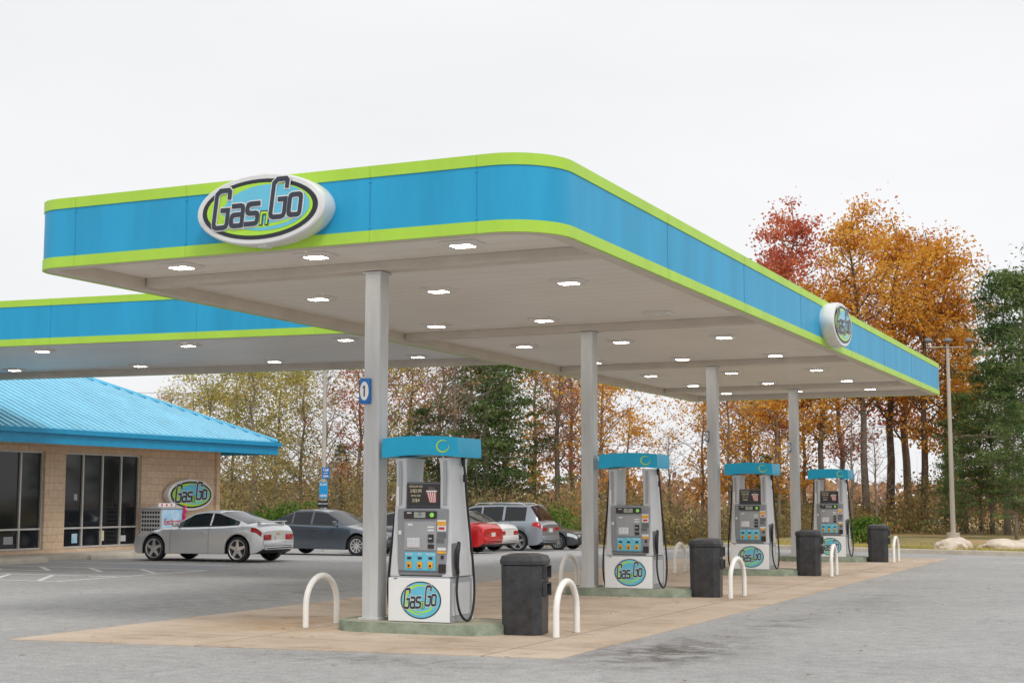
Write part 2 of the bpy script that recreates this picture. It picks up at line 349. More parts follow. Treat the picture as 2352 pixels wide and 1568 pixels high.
def sign_oval(parent,O,U,V,N,W,H,depth):
    mb=MB(); n=56
    prof=[(0,.97),(depth*.25,1.0),(depth*.78,1.0),(depth*.95,.985),(depth,.955)]
    rings=[[mb.bm.verts.new(O+U*(W/2*k*math.cos(2*math.pi*i/n))+V*(H/2*k*math.sin(2*math.pi*i/n))+N*d) for i in range(n)] for d,k in prof]
    for a,b in zip(rings,rings[1:]):
        for i in range(n): mb.bm.faces.new((a[i],a[(i+1)%n],b[(i+1)%n],b[i]))
    mb.bm.faces.new(rings[-1]); mb.bm.faces.new(rings[0][::-1])
    for q in (-1,1):
        mb.box(O+V*(q*H/2*1.0)+N*depth*.5,[abs(U[i])*.12+abs(V[i])*.03+abs(N[i])*depth*.5 for i in range(3)],0,.004)
    b=mb.obj('cabinet',parent,[M['silver']],smooth=30)
    logo('sign_face',parent,O,U,V,N,W*.94,H*.94,0,.004,depth)
    return b
# ---------------------------------------------------------------- ground
yk=[(-400,60),(-24,60),(-20,57),(-16,51.5),(-12,48.5),(-8,46.6),(-4,45.3),(400,45)]
xs=[-500,-250,-120,-80]+list(range(-60,41))+[60,120,250,500]
def sheet(name,xs,zin,zout,mat,far=True,yr=(0,60)):
    vs=[];fs=[]; rows=0
    for x in xs:
        ye=lin(yk,x); col=[(-40+t/60*(ye+40),zin) for t in range(61)]
        if far: col+=[(ye+d,zout) for d in (.03,1.5,3,6,10,20,40,80,160,420)]
        rows=len(col)
        for y,z in col: vs.append((x,y,gz(x,y)+z))
    for i in range(len(xs)-1):
        for j in range(rows-1):
            a=i*rows+j; fs.append((a,a+rows,a+rows+1,a+1))
    o=pyobj(name,None,vs,fs,mat,True); o['kind']='structure'; return o
sheet('ground',xs,-.06,.11,ground_mat('grass'))
sheet('asphalt_lot',[x for x in xs if -60<=x<=40],0,0,ground_mat('asphalt'),far=False)
mb=MB(); prev=None
for x in range(-60,41):
    ye=lin(yk,x); z=gz(x,ye)
    q=[mb.bm.verts.new(p) for p in ((x,ye-.08,z-.02),(x,ye-.06,z+.12),(x,ye-.04,z+.135),(x,ye+.12,z+.135),(x,ye+.12,z-.02))]
    if prev:
        for a in range(4): mb.bm.faces.new((prev[a],q[a],q[a+1],prev[a+1]))
    prev=q
mb.obj('kerb',None,[M['conc']],smooth=30)['kind']='structure'
mb=MB(); pts=[(-5.95,14.42),(-5.95,42.6),(-12.75,42.9),(-12.68,13.72)]
mb.prism(pts,V3((0,0,0)),X_,Y_,Z_,-.02,.008)
mb.obj('concrete_forecourt',None,[ground_mat('concrete')])['kind']='structure'
# markings
mb=MB()
def mline(x0,y0,x1,y1,w,mi=0):
    d=V3((x1-x0,y1-y0,0)).normalized(); n=V3((-d.y,d.x,0))*w/2; N=12
    for i in range(N):
        a=V3((x0,y0,0)).lerp(V3((x1,y1,0)),i/N); b=V3((x0,y0,0)).lerp(V3((x1,y1,0)),(i+1)/N)
        mb.face([V3((p.x,p.y,gz(p.x,p.y)+.005)) for p in (a-n,b-n,b+n,a+n)],mi)
mline(-20.65,23.6,-20.65,28.7,.15); 
for y in (21.8,23.65,25.6,27.1,28.65,31.0,34.8,37.6,39.1,41.9,44.7,47.5,50.3,53.1): mline(-20.75 if y<30 else -21.6,y,-27.2,y,.15)
for i in range(5): mline(-21.2-i*1.2,23.75,-22.4-i*1.2,25.5,.12)
for i in range(4): mline(-21.0-i*1.5,27.2,-22.4-i*1.5,28.5,.12)
mline(-20.8,30.0,-24.5,30.0,.14,1); mline(-20.8,29.2,-23.5,29.2,.12,1)
mb.obj('parking_markings',None,[M['mark'],M['markblue']],norm=False)['kind']='structure'
# fallen leaves
vs=[];fs=[]
for i in range(420):
    x=R.uniform(-26,-3);y=R.uniform(8,48) ; a=R.uniform(0,6.28);s=R.uniform(.02,.045)
    if -10<x<-7.6 and ((y-16.8)%7.6<1 or (y-16.8)%7.6>6.8): continue
    z=gz(x,y)+.014+R.uniform(0,.008); k=len(vs)
    for q in range(4): vs.append((x+s*math.cos(a+q*1.57),y+s*.7*math.sin(a+q*1.57),z+R.uniform(0,.01)))
    fs.append((k,k+1,k+2,k+3))
pyobj('fallen_leaves',None,vs,fs,M['leafdead'])['kind']='stuff'
# ---------------------------------------------------------------- canopies
def rrect(x0,x1,y0,y1,rs,off=0,n=10):
    x0-=off;x1+=off;y0-=off;y1+=off; out=[]
    for (cx,cy,sx,sy,a0),r in zip([(x1,y0,-1,1,-90),(x1,y1,-1,-1,0),(x0,y1,1,-1,90),(x0,y0,1,1,180)],rs):
        r=max(.02,r+off)
        for i in range(n+1):
            a=math.radians(a0+90*i/n); out.append((cx+sx*r+r*math.cos(a),cy+sy*r+r*math.sin(a)))
    return out
def canopy(loc,rz,x0,x1,y0,y1,z0,z1,band,rs,beams,beamdir,cols,lights,off,seamx,seamy,label,soff,nm='forecourt_canopy'):
    root=thing(nm,loc,rz,label,'canopy')
    mb=MB(); t=.10; tb=.03
    mb.ring(rrect(x0,x1,y0,y1,rs),rrect(x0,x1,y0,y1,rs,-tb),z0+band,z1-band,0)
    for x in seamx: mb.box((x,y0-.001,(z0+z1)/2),(.007,.006,z1-z0-2*band-.002),1); mb.box((x,y0-.006,z0+band+.03),(.025,.010,.025),0,.004); mb.box((x,y0-.006,z1-band-.05),(.025,.010,.025),0,.004)
    for y in seamy: mb.box((x1+.001,y,(z0+z1)/2),(.006,.008,z1-z0-2*band-.002),1)
    mb.obj('fascia',root,[M['blue'],M['seam']],smooth=30)
    for a,b in ((z0,z0+band),(z1-band,z1)):
        mb=MB(); mb.ring(rrect(x0,x1,y0,y1,rs,.012),rrect(x0,x1,y0,y1,rs,-tb),a,b,0)
        for x in seamx: mb.box((x,y0-.013,(a+b)/2),(.007,.004,b-a-.004),1)
        for y in seamy: mb.box((x1+.013,y,(a+b)/2),(.004,.008,b-a-.004),1)
        mb.obj('fascia_trim',root,[M['lime'],M['limeseam']],smooth=30)
    zd=z0+.16
    mb=MB(); mb.ring(rrect(x0,x1,y0,y1,rs,-tb-.003),rrect(x0,x1,y0,y1,rs,-t-.12),z0+.006,zd+.02,0); mb.obj('edge_lip',root,[M['beam']],smooth=30)
    mb=MB(); mb.prism(rrect(x0,x1,y0,y1,rs,-t-.125),V3((0,0,0)),X_,Y_,Z_,zd,zd+.1)
    mb.obj('soffit',root,[soff])
    mb=MB(); mb.prism(rrect(x0,x1,y0,y1,rs,-tb-.006),V3((0,0,0)),X_,Y_,Z_,zd+.35,zd+.4); mb.obj('roof_deck',root,[M['steel']])
    for b in beams:
        mb=MB()
        mb.box(((x0+x1)/2,b,zd-.060),(x1-x0-2*t-.27,.30,.118),0,.006)
        mb.obj('beam',root,[M['beam']])
    for cx,cy in cols:
        mb=MB(); mb.box((0,0,(zd-.13+.12)/2),(.23,.23,zd-.13-.12),0,.008,1); mb.box((0,0,.14),(.30,.30,.03),0,.004); mb.box((0,0,zd-.14),(.28,.28,.02),0,.003)
        mb.obj('column',root,[M['column']],loc=(cx,cy,0))
    first=None
    for (lx,ly) in lights:
        un=(lx,ly)==off
        if first is None or un:
            mb=MB(); 
            o_=rrect(-.24,.24,-.21,.21,[.05]*4,n=4); i_=rrect(-.135,.135,-.115,.115,[.04]*4,n=4); o2_=rrect(-.21,.21,-.185,.185,[.04]*4,n=4)
            A=[[mb.bm.verts.new((p[0],p[1],z)) for p in pts] for pts,z in ((o_,0),(o_,-.012),(o2_,-.040),(i_,-.043),(i_,0))]
            for a_,b_ in zip(A,A[1:]):
                for k in range(len(a_)): mb.bm.faces.new((a_[k],a_[(k+1)%len(a_)],b_[(k+1)%len(a_)],b_[k]))
            fx=mb.obj('light_fixture',root,[M['lampframe']],loc=(lx,ly,zd-.002))
            mb=MB(); mb.prism(rrect(-.132,.132,-.112,.112,[.04]*4,n=4),V3((0,0,0)),X_,Y_,Z_,-.038,-.01); mb.obj('lamp_lens',fx,[M['lampoff'] if un else M['lamp']])
            if not un: first=fx
        else:
            c=dup(first,(lx,ly,zd-.002),par=root)
    return root
PY=[16.73,24.34,31.94,39.55]
ls=[(x,y) for y in (15.8,19.2,23.15,27.0,30.9,34.8,38.3,41.5) for x in (-7.76,-9.82,-11.88)]
main=canopy((0,0,0),0,-13.3,-6.1,14.5,42.9,4.55,5.43,.133,[.72,.05,.05,.45],PY,'x',[(-9.46,y) for y in PY],ls,(-7.76,23.15),
 [-12.55,-10.85,-8.3,-6.95],[18.6,22.4,26.2,30.6,34.4,38.2],'long blue canopy with lime stripes over four pump islands',M['soffit'])
ls2=[(x,y) for x in (-2.0,-5.7,-9.4,-13.1) for y in (2.2,6.1)]
can2=canopy((-13.40,24.3,0),math.radians(5.5),-17.2,0,0,7.3,4.78,5.73,.14,[.3,.05,.05,.3],[],'y',[(-2.02,3.65),(-14.3,3.65)],ls2,None,
 [-1.6,-4.2,-7.6,-11.3],[],'blue canopy with lime stripes near the store roof',M['soffit2'])
# signs on canopy
s=thing('oval_sign',(-9.62,14.5,4.99),0,'silver oval shop sign fixed on the blue canopy front','sign'); sign_oval(s,V3((0,0,0)),X_,Z_,-Y_,1.78,.84,.27)
s=thing('oval_sign',(-6.1,28.55,4.99),0,'silver oval shop sign fixed on the canopy long side','sign'); sign_oval(s,V3((0,0,0)),Y_,Z_,X_,1.78,.84,.27)
# ---------------------------------------------------------------- pump islands, hoops, bins
def arcpath(y0,y1,h,r,n=10):
    pts=[(0,y0,0),(0,y0,h-r)]
    for i in range(1,n): 
        a=math.pi*i/n; pts.append((0,(y0+y1)/2-(y1-y0)/2*math.cos(a),h-r+r*math.sin(a)))
    return pts+[(0,y1,h-r),(0,y1,0)]
isl=thing('pump_island',(-8.75,16.83,0),0,'green painted kerb island with rounded ends under a pump','pump island','pump islands')
def stadium(a,b,n=10):
    o=[]
    for i in range(n+1): t=-math.pi/2+math.pi*i/n; o.append((a-b*.8+b*.8*math.cos(t),b*math.sin(t)))
    for i in range(n+1): t=math.pi/2+math.pi*i/n; o.append((-a+b*.8+b*.8*math.cos(t),b*math.sin(t)))
    return o
mb=MB(); o1=stadium(1.17,.6);o2=stadium(1.15,.58); 
mb.ring(o1,stadium(1.09,.52),0,.12,0); mb.ring(o2,stadium(1.09,.52),.12,.132,0); mb.obj('painted_kerb',isl,[M['kerbgreen']],smooth=40)
mb=MB(); mb.prism(stadium(1.088,.518),V3((0,0,0)),X_,Y_,Z_,.0,.126); mb.obj('island_top',isl,[M['kerbtop']])
hoopmb=MB(); hoopmb.tube(arcpath(-.38,.38,.655,.36,14),.039,14)
hoop=thing('hoop_bollard',(-10.3,16.83,0),0,'white steel hoop bollard at the end of a pump island','bollard','hoop bollards'); hoopmb.obj('hoop_pipe',hoop,[M['hoop']],smooth=50)
for sx in (-.38,.38):
    mb=MB(); mb.tube([(0,sx,0.0),(0,sx,.018)],.06,12); mb.obj('base_collar',hoop,[M['steel']],smooth=40)
bn=thing('trash_can',(-7.41,16.86,0),0,'black octagonal plastic trash can with shelves beside a pump island','trash can','trash cans')
def octo(r,ch): return [(r,-r+ch),(r,r-ch),(r-ch,r),(-r+ch,r),(-r,r-ch),(-r,-r+ch),(-r+ch,-r),(r-ch,-r)]
def loft(mb,secs,mi=0,cap=True):
    rr=[[mb.bm.verts.new((x,y,z)) for x,y in s] for s,z in secs]
    for a,b in zip(rr,rr[1:]):
        for k in range(len(a)): f=mb.bm.faces.new((a[k],a[(k+1)%len(a)],b[(k+1)%len(a)],b[k]));f.material_index=mi
    if cap: mb.bm.faces.new(rr[0][::-1]).material_index=mi; mb.bm.faces.new(rr[-1]).material_index=mi
mb=MB(); loft(mb,[(octo(.242,.095),0),(octo(.25,.095),.02),(octo(.26,.1),.84),(octo(.247,.095),.85)]); mb.obj('bin_body',bn,[M['plastic']],smooth=25,rot=(0,0,math.radians(8)))
mb=MB(); loft(mb,[(octo(.27,.105),.852),(octo(.275,.105),.90),(octo(.255,.1),.955),(octo(.16,.07),.985)]); mb.obj('lid',bn,[M['plastic']],smooth=25,rot=(0,0,math.radians(8)))
for z in (.48,.69):
    mb=MB(); mb.box((.283,-.02,z),(.055,.22,.016),0,.004); mb.box((.283,-.02,z+.15),(.055,.22,.016),0,.004); mb.box((.283,-.13,z+.075),(.055,.014,.15),0,.003); mb.box((.283,.09,z+.075),(.055,.014,.15),0,.003); mb.box((.266,-.02,z+.075),(.006,.2,.13),1)
    mb.obj('shelf',bn,[M['plastic'],M['rubber']],rot=(0,0,math.radians(8)))
# ---------------------------------------------------------------- pump
pump=thing('fuel_pump',(-8.71,16.86,.13),0,'grey and white fuel pump with blue header on island','fuel pump','fuel pumps')
mb=MB(); loft(mb,[([(-.42,-.32),(.42,-.32),(.42,.32),(-.42,.32)],0),([(-.42,-.32),(.42,-.32),(.42,.32),(-.42,.32)],.53),([(-.40,-.29),(.40,-.29),(.40,.29),(-.40,.29)],.56)])
mb.box((.423,0,.28),(.006,.5,.4),1,.002); mb.box((-.423,0,.28),(.006,.5,.4),1,.002)
mb.obj('base_cabinet',pump,[M['mgrey'],M['lgrey']])
for q in (-1,1):
    mb=MB(); mb.box((-.0,q*.328,.272),(.86,.014,.535),0,.005); mb.box((-.33,q*.336,.53),(.05,.006,.012),1)
    mb.obj('base_panel',pump,[M['pwhite'],M['dgrey']])
logo('pump_logo',pump,V3((.03,-.3365,.27)),X_,Z_,-Y_,.57,.46,1,.0012)
for q in (-1,1):
    mb=MB(); secs=[]
    for z,xo,xi,d in ((.56,.43,.30,.30),(.72,.42,.30,.295),(1.0,.41,.27,.27),(1.42,.395,.245,.245),(1.8,.385,.24,.235),(1.96,.385,.235,.245),(2.03,.395,.22,.26)):
        a,b=(xi,xo) if q>0 else (-xo,-xi); c=.012
        secs.append(([(a,-d+c),(a+c,-d),(b-c,-d),(b,-d+c),(b,d-c),(b-c,d),(a+c,d),(a,d-c)],z))
    loft(mb,secs); mb.obj('side_pillar',pump,[M['lgrey']],smooth=25)
    one('pillar_trim',pump,M['mgrey'],(q*.317,-.25,1.72),(.045,.02,.55),.004)
    one('pillar_sticker',pump,M['white'],(q*.345,-.262,1.55),(.03,.004,.25),0) if q<0 else None
mb=MB(); loft(mb,[([(-.298,-.235),(.298,-.235),(.298,.235),(-.298,.235)],.56),([(-.268,-.23),(.268,-.23),(.268,.23),(-.268,.23)],1.0),([(-.242,-.225),(.242,-.225),(.242,.225),(-.242,.225)],1.36),([(-.24,-.18),(.24,-.18),(.24,.18),(-.24,.18)],1.41)])
mb.obj('pump_head',pump,[M['grey']])
one('control_bezel',pump,M['grey'],(.02,-.265,.985),(.70,.07,.83),.02)
one('control_panel',pump,M['mgrey'],(.0,-.303,1.06),(.45,.012,.36),.006)
one('bezel_rail',pump,M['dgrey'],(.02,-.302,.62),(.64,.006,.03),.0)
mb=MB(); mb.box((.0,-.308,1.32),(.46,.02,.095),0,.008); dsp=mb.obj('display',pump,[M['screen']])
one('display_window',dsp,M['lcd'],(-.0,-.32,1.32),(.16,.006,.07)); one('display_mark',dsp,M['white'],(-.15,-.32,1.345),(.06,.004,.012))
mb=MB(); mb.prism(ell(.028,.028,.17,1.32,20),V3((0,0,0)),X_,Z_,-Y_,.319,.323); mb.obj('number_disc',dsp,[M['green']])
text('pump_number','1',.045,dsp,V3((.17,-.3245,1.32)),X_,Z_,-Y_,M['black'])
text('display_digits','0.00\n0.000',.026,dsp,V3((0,-.3245,1.335)),X_,Z_,-Y_,M['black'])
mb=MB(); mb.box((-.09,-.314,.975),(.18,.012,.12),0,.004)
for i in range(4):
    for j in range(4): mb.box((-.15+i*.04,-.322,.935+j*.027),(.028,.006,.018),1,.002)
mb.obj('keypad',pump,[M['chrome'],M['lgrey']])
one('card_reader',pump,M['screen'],(.155,-.318,1.03),(.07,.03,.10),.006)
one('card_slot',pump,M['lgrey'],(.155,-.335,1.03),(.045,.006,.012))
one('receipt_slot',pump,M['screen'],(.155,-.315,.93),(.08,.02,.05),.004)
one('receipt_printer',pump,M['screen'],(.31,-.305,.66),(.10,.02,.11),.006)
one('lock_cover',pump,M['screen'],(.31,-.305,.80),(.035,.02,.045),.004)
mb=MB(); mb.box((.0,-.305,.745),(.44,.012,.23),0,.008)
gp=mb.obj('grade_panel',pump,[M['signblue']])
for i,(t) in enumerate(('Regular','Plus','Premium')):
    x=-.15+i*.15
    mb=MB(); mb.box((x,-.315,.70),(.07,.02,.085),0,.012); mb.prism(ell(.016,.016,x,.69,12),V3((0,0,0)),X_,Z_,-Y_,.325,.328,1)
    mb.obj('grade_button',gp,[M['orange'],M['black']])
    one('price_window',gp,M['black'],(x,-.313,.785),(.055,.008,.03),.003)
    text('grade_text',t,.036,gp,V3((x,-.3125,.835)),X_,Z_,-Y_,M['white'],bold=.0006)
for (x,z,w,h,c) in ((.30,1.19,.12,.14,'white'),(.30,1.215,.12,.05,'orange'),(.30,1.155,.08,.03,'red'),(.30,1.07,.12,.07,'dgrey'),(.28,1.0,.10,.05,'dgrey'),(.30,.90,.12,.035,'white'),(.30,.86,.12,.03,'orange'),(.15,1.17,.09,.02,'white'),(.15,1.13,.09,.02,'white'),(-.14,1.2,.07,.025,'white'),(-.29,1.1,.04,.05,'white')):
    one('notice_sticker',pump,M[c],(x,-.3025-(.003 if c in('orange','red') else 0)-(.008 if abs(x)<.2 else 0),z),(w,.004,h))
ads=MB(); ads.box((.0,-.17,1.57),(.50,.09,.32),0,.02); ads=ads.obj('advert_screen',pump,[M['dgrey']])
one('screen_glass',ads,M['screen'],(.0,-.218,1.57),(.46,.006,.27),0)
def tt(s,size,x,z): text('advert_text',s,size,ads,V3((x,-.2225,z)),X_,Z_,-Y_,M['cream'],bold=.0005)
tt('REGULAR SIZE',.030,-.11,1.675);tt('2/$2.00',.055,-.11,1.62);tt('KING SIZE',.030,-.11,1.56);tt('2/$4',.06,-.11,1.50)
mb=MB()
N_=9
for i in range(N_):
    c=1 if i%2==0 else 0; a0=.075+i*.1/N_*.95; a1=a0+.1/N_*.95; b0=.06+i*.15/N_*.95; b1=b0+.15/N_*.95
    mb.face([(a0+.01,-.2225,1.475),(a1+.01,-.2225,1.475),(b1-.02,-.2225,1.60),(b0-.02,-.2225,1.60)],c)
mb.face([(.035,-.2225,1.605),(.19,-.2225,1.605),(.185,-.2225,1.625),(.04,-.2225,1.625)],0)
mb.face([(.06,-.2225,1.63),(.165,-.2225,1.63),(.15,-.2225,1.665),(.08,-.2225,1.67)],2)
mb.obj('advert_picture',ads,[M['white'],M['red'],M['bark']],norm=False)
# header
mb=MB()
hp=[]
for i in range(13):
    t=-1+2*i/12; hp.append((t*.53,2.035+.035*(1-t*t)))
hp+=[(.54,2.10),(.53,2.275)]+[(.52-1.04*i/12,2.28+.028*(1-(1-i/6)**2)) for i in range(13)]+[(-.53,2.275),(-.54,2.10)]
mb.prism(hp,V3((0,0,0)),X_,Z_,-Y_,-.34,.34); mb.obj('header',pump,[M['pblue']],smooth=30)
mb=MB()
l,r=[],[]
n=40
for i in range(n+1):
    a=math.radians(20+320*i/n+30); w=.006+.016*math.sin(math.pi*i/n)
    l.append((.33+(.085+w*.5)*math.cos(a),2.175+(.072+w*.5)*math.sin(a))); r.append((.33+(.085-w*.5)*math.cos(a),2.175+(.072-w*.5)*math.sin(a)))
for i in range(n): mb.face([(p[0],-.343,p[1]) for p in (l[i],l[i+1],r[i+1],r[i])],0)
mb.obj('header_emblem',pump,[M['signlime']],norm=False)
def bez(P,n=26):
    out=[]
    P=[V3(p) for p in P]
    Q=[P[0]]+P+[P[-1]]
    for i in range(1,len(Q)-2):
        for j in range(n//(len(P)-1)+1):
            t=j/(n//(len(P)-1)+1); p0,p1,p2,p3=Q[i-1],Q[i],Q[i+1],Q[i+2]
            out.append(.5*((2*p1)+(p2-p0)*t+(2*p0-5*p1+4*p2-p3)*t*t+(3*p1-p0-3*p2+p3)*t**3))
    return out+[P[-1]]
for q in (1,-1):
    mb=MB(); mb.box((q*.425,-q*.19,.77),(.06,.13,.40),0,.02); mb.box((q*.45,-q*.19,.93),(.05,.10,.09),0,.02)
    mb.obj('nozzle_boot',pump,[M['dgrey']],smooth=30)
    mb=MB(); mb.tube([(q*.47,-q*.16,.98),(q*.475,-q*.20,.93),(q*.475,-q*.23,.84),(q*.475,-q*.22,.70),(q*.475,-q*.19,.60)],[.022,.034,.036,.026,.02],10)
    mb.tube([(q*.475,-q*.255,.90),(q*.475,-q*.275,.84),(q*.475,-q*.27,.72),(q*.475,-q*.22,.66)],.010,6)
    mb.obj('nozzle',pump,[M['rubber']],smooth=40)
    mb=MB(); mb.tube(bez([(q*.42,q*.05,2.03),(q*.44,q*.06,1.85),(q*.46,q*.10,1.4),(q*.50,q*.16,.8),(q*.52,q*.18,.35),(q*.52,q*.10,.07),(q*.52,-q*.06,.02),(q*.50,-q*.20,.14),(q*.48,-q*.24,.38),(q*.475,-q*.19,.60)],50),.016,8)
    mb.tube([(q*.42,q*.05,2.04),(q*.424,q*.052,1.93)],.025,8); mb.box((q*.44,q*.06,1.78),(.04,.04,.10),0,.008)
    mb.obj('hose',pump,[M['rubber']],smooth=50)
allp=[pump]
for i,y in enumerate(PY):
    if i==0: continue
    dy=y-PY[0]
    c=dup(pump,(-8.77+(0,.09,.15,.24)[i],16.86+dy,.13)); allp.append(c)
    dup(isl,(-8.75,16.83+dy,0)); dup(hoop,(-9.98 if i==1 else -10.3,16.83+dy+(.2 if i==1 else 0),0)); dup(bn,(-7.40+(.08 if i==3 else 0),16.86+dy,0))
for i in range(4): dup(hoop,(-6.87,16.88+PY[i]-PY[0],0),rz=math.radians((3,-2,4,1)[i]))
for ch in list(allp[1].children):
    if ch.name.startswith('advert_screen'):
        for g in list(ch.children): bpy.data.objects.remove(g)
        bpy.data.objects.remove(ch)
allp[1]['label']='grey and white fuel pump with blue header and no advert screen'
for i,(y,t) in enumerate(zip(PY,('1','3','5','7'))):
    if i==1: continue
    z=3.03
    pl=thing('number_plate',(-9.46,y-.13,z),0,'small blue plate with white oval and number on a column','number sign','number plates')
    k=.95 if i==0 else .55; cx=-.085 if i==0 else -.10; kz=.97 if i==0 else .75
    mb=MB(); mb.box((cx,-.0,0),(.17*k,.05,.34*kz),0,.022,3); mb.obj('plate_board',pl,[M['royal'] if i==0 else M['plategrey']],smooth=40)
    mb=MB(); mb.prism(ell(.066*k,.125*kz,cx,0,28),V3((0,0,0)),X_,Z_,-Y_,.0255,.029); mb.obj('oval_field',pl,[M['white']])
    if t=='1':
        mb=MB(); mb.prism([(-.008,-.07),(.009,-.07),(.009,.07),(-.003,.07),(-.024,.048),(-.024,.034),(-.008,.044)],V3((cx,0,0)),X_,Z_,-Y_,.030,.032); mb.obj('number',pl,[M['black']])
    else: text('number',t,.11,pl,V3((cx,-.031,-.005)),X_,Z_,-Y_,M['black'],bold=.001)
# ---------------------------------------------------------------- store
st=thing('store_building',(-29.5,41.5,0),0,'tan block store with blue metal hip roof and dark windows','store')
def wbox(mb,y0,y1,z0,z1,x0=-.25,x1=0,mi=0): mb.box(((x0+x1)/2,(y0+y1)/2,(z0+z1)/2),(x1-x0,y1-y0,z1-z0),mi)
wins=[(-11.9,-8.35),(-7.5,-4.05),(-16.5,-12.9)]
mb=MB()
for a,b in ((-31.5,-16.5),(-12.9,-11.9),(-8.35,-7.5),(-4.05,0)): wbox(mb,a,b,-.2,3.3)
for a,b in wins: wbox(mb,a,b,-.2,.22); wbox(mb,a,b,3.0,3.3)
mb.box((-6.125,-.125,1.55),(11.75,.25,3.5)); mb.box((-11.87,-15.875,1.55),(.25,31.25,3.5)); mb.box((-6,-31.375,1.55),(11.48,.25,3.5))
mb.obj('wall',st,[M['block']])
for a,b in wins:
    pane=MB(); pane.box((-.14,(a+b)/2,1.61),(.02,b-a,2.78)); 
    fr=MB(); n=4
    for i in range(n+1):
        y=a+(b-a)*i/n; y=min(max(y,a+.03),b-.03); fr.box((-.11,y,1.61),(.07,.05,2.77),0)
    for z in (.25,.80,2.97): fr.box((-.108,(a+b)/2,z),(.062,b-a-.01,.05),0)
    w=fr.obj('window_frame',st,[M['frame']]); pane.obj('window_pane',w,[M['winglass']])
for (y,z,w_,h,c) in ((-10.9,.55,.5,.4,'lgrey'),(-9.6,.5,.6,.35,'mgrey'),(-6.9,.5,.4,.45,'iceblue'),(-5.7,.55,.35,.5,'cream'),(-4.7,.45,.4,.3,'lgrey'),(-10.4,1.5,.3,.4,'mgrey'),(-6.9,1.7,.25,.3,'mgrey')):
    one('window_poster',st,M[c],(-.126,y,z),(.004,w_*.6,h*.6))
ex,ey=1.4,1.4; dep=13.0; zt=3.56; sl=.447; y0r,y1r=-32.9,1.4; hd=dep/2; zr=zt+hd*sl
A=V3((ex,y1r,zt));B=V3((ex,y0r,zt));C=V3((ex-dep,y0r,zt));D=V3((ex-dep,y1r,zt));Ra=V3((ex-hd,y1r-hd,zr));Rb=V3((ex-hd,y0r+hd,zr))
mb=MB()
for f in ((A,B,Rb,Ra),(D,A,Ra),(C,D,Ra,Rb),(B,C,Rb)): mb.face(list(f)[::-1],0)
y=y0r+.25
while y<y1r:
    t=min(hd,y1r-y,y-y0r)
    if t>.15: mb.tube([(ex,y,zt+.025),(ex-t,y,zt+t*sl+.025)],.028,4,1)
    y+=.3
x=ex-.25
while x>ex-dep:
    t=min(hd,ex-x,x-(ex-dep))
    if t>.15: mb.tube([(x,y1r,zt+.025),(x,y1r-t,zt+t*sl+.025)],.028,4,1)
    x-=.3
mb.tube([A+Z_*.04,Ra+Z_*.04],.07,6,2); mb.tube([Rb+Z_*.04,Ra+Z_*.04],.07,6,2)
mb.obj('roof',st,[M['roof'],M['ribhighlight'],M['roof']],norm=False)
mb=MB(); mb.ring([(ex+.03,y0r-.03),(ex+.03,y1r+.03),(ex-dep-.03,y1r+.03),(ex-dep-.03,y0r-.03)],[(ex-.03,y0r+.03),(ex-.03,y1r-.03),(ex-dep+.03,y1r-.03),(ex-dep+.03,y0r+.03)],3.14,3.54)
mb.ring([(ex+.12,y0r-.12),(ex+.12,y1r+.12),(ex-dep-.12,y1r+.12),(ex-dep-.12,y0r-.12)],[(ex+.031,y0r-.031),(ex+.031,y1r+.031),(ex-dep-.031,y1r+.031),(ex-dep-.031,y0r-.031)],3.42,3.55)
mb.obj('eave_fascia',st,[M['eave']])
mb=MB(); mb.box((ex-dep/2,(y0r+y1r)/2,3.30),(dep-.2,y1r-y0r-.2,.03)); mb.obj('eave_soffit',st,[M['block']])
mb=MB(); mb.box((.02,.9-1.0,1.6),(.14,.2,3.2),0,.01); mb.obj('corner_post',st,[M['block']])
mb=MB(); mb.box((-28.75,24,-.04),(1.5,36,.32),0,.02); mb.obj('sidewalk',None,[M['conc']])['kind']='structure'
s=thing('oval_sign',(-29.49,39.72,1.78),0,'oval shop sign mounted on the tan store wall','sign'); sign_oval(s,V3((0,0,0)),Y_,Z_,X_,2.45,1.02,.22)
# propane cage
cg=thing('exchange_cabinet',(-28.95,37.85,.12),0,'grey perforated exchange cabinet with blue picture front','display cabinet')
mb=MB(); mb.box((0,0,.62),(.78,1.2,1.22),0,.01); mb.box((0,0,1.25),(.84,1.26,.05),0,.01)
for i in range(8):
    for j in range(7): mb.box((-.30+j*.1,-.603,.2+i*.13),(.07,.006,.08),1)
mb.obj('cage_body',cg,[M['cage'],M['rubber']])
mb=MB(); mb.box((.395,0,.68),(.012,1.1,1.03),0,.003); mb.box((.404,0,.26),(.006,1.05,.12),1); mb.obj('picture_front',cg,[M['iceblue'],M['royal']])
text('cabinet_text','Exchange',.25,cg,V3((.4085,0,.82)),Y_,Z_,X_,M['red'],bold=.006)
one('top_banner',cg,M['white'],(.2,-.1,1.34),(.05,.8,.11),.004)
for i in range(3): one('banner_mark',cg,M['red'],(.228,-.36+i*.24,1.34),(.006,.08,.06))
rb=MB()
for i in range(9): rb.box((.44+R.uniform(-.03,.03),.50+R.uniform(-.05,.05),1.30-i*.05+R.uniform(-.02,.02)),(.04,.08,.06),0,.015,rot=Matrix.Rotation(R.uniform(0,3),3,'X'))
rb.obj('pink_bow',cg,[M['pink']])
ws0=None
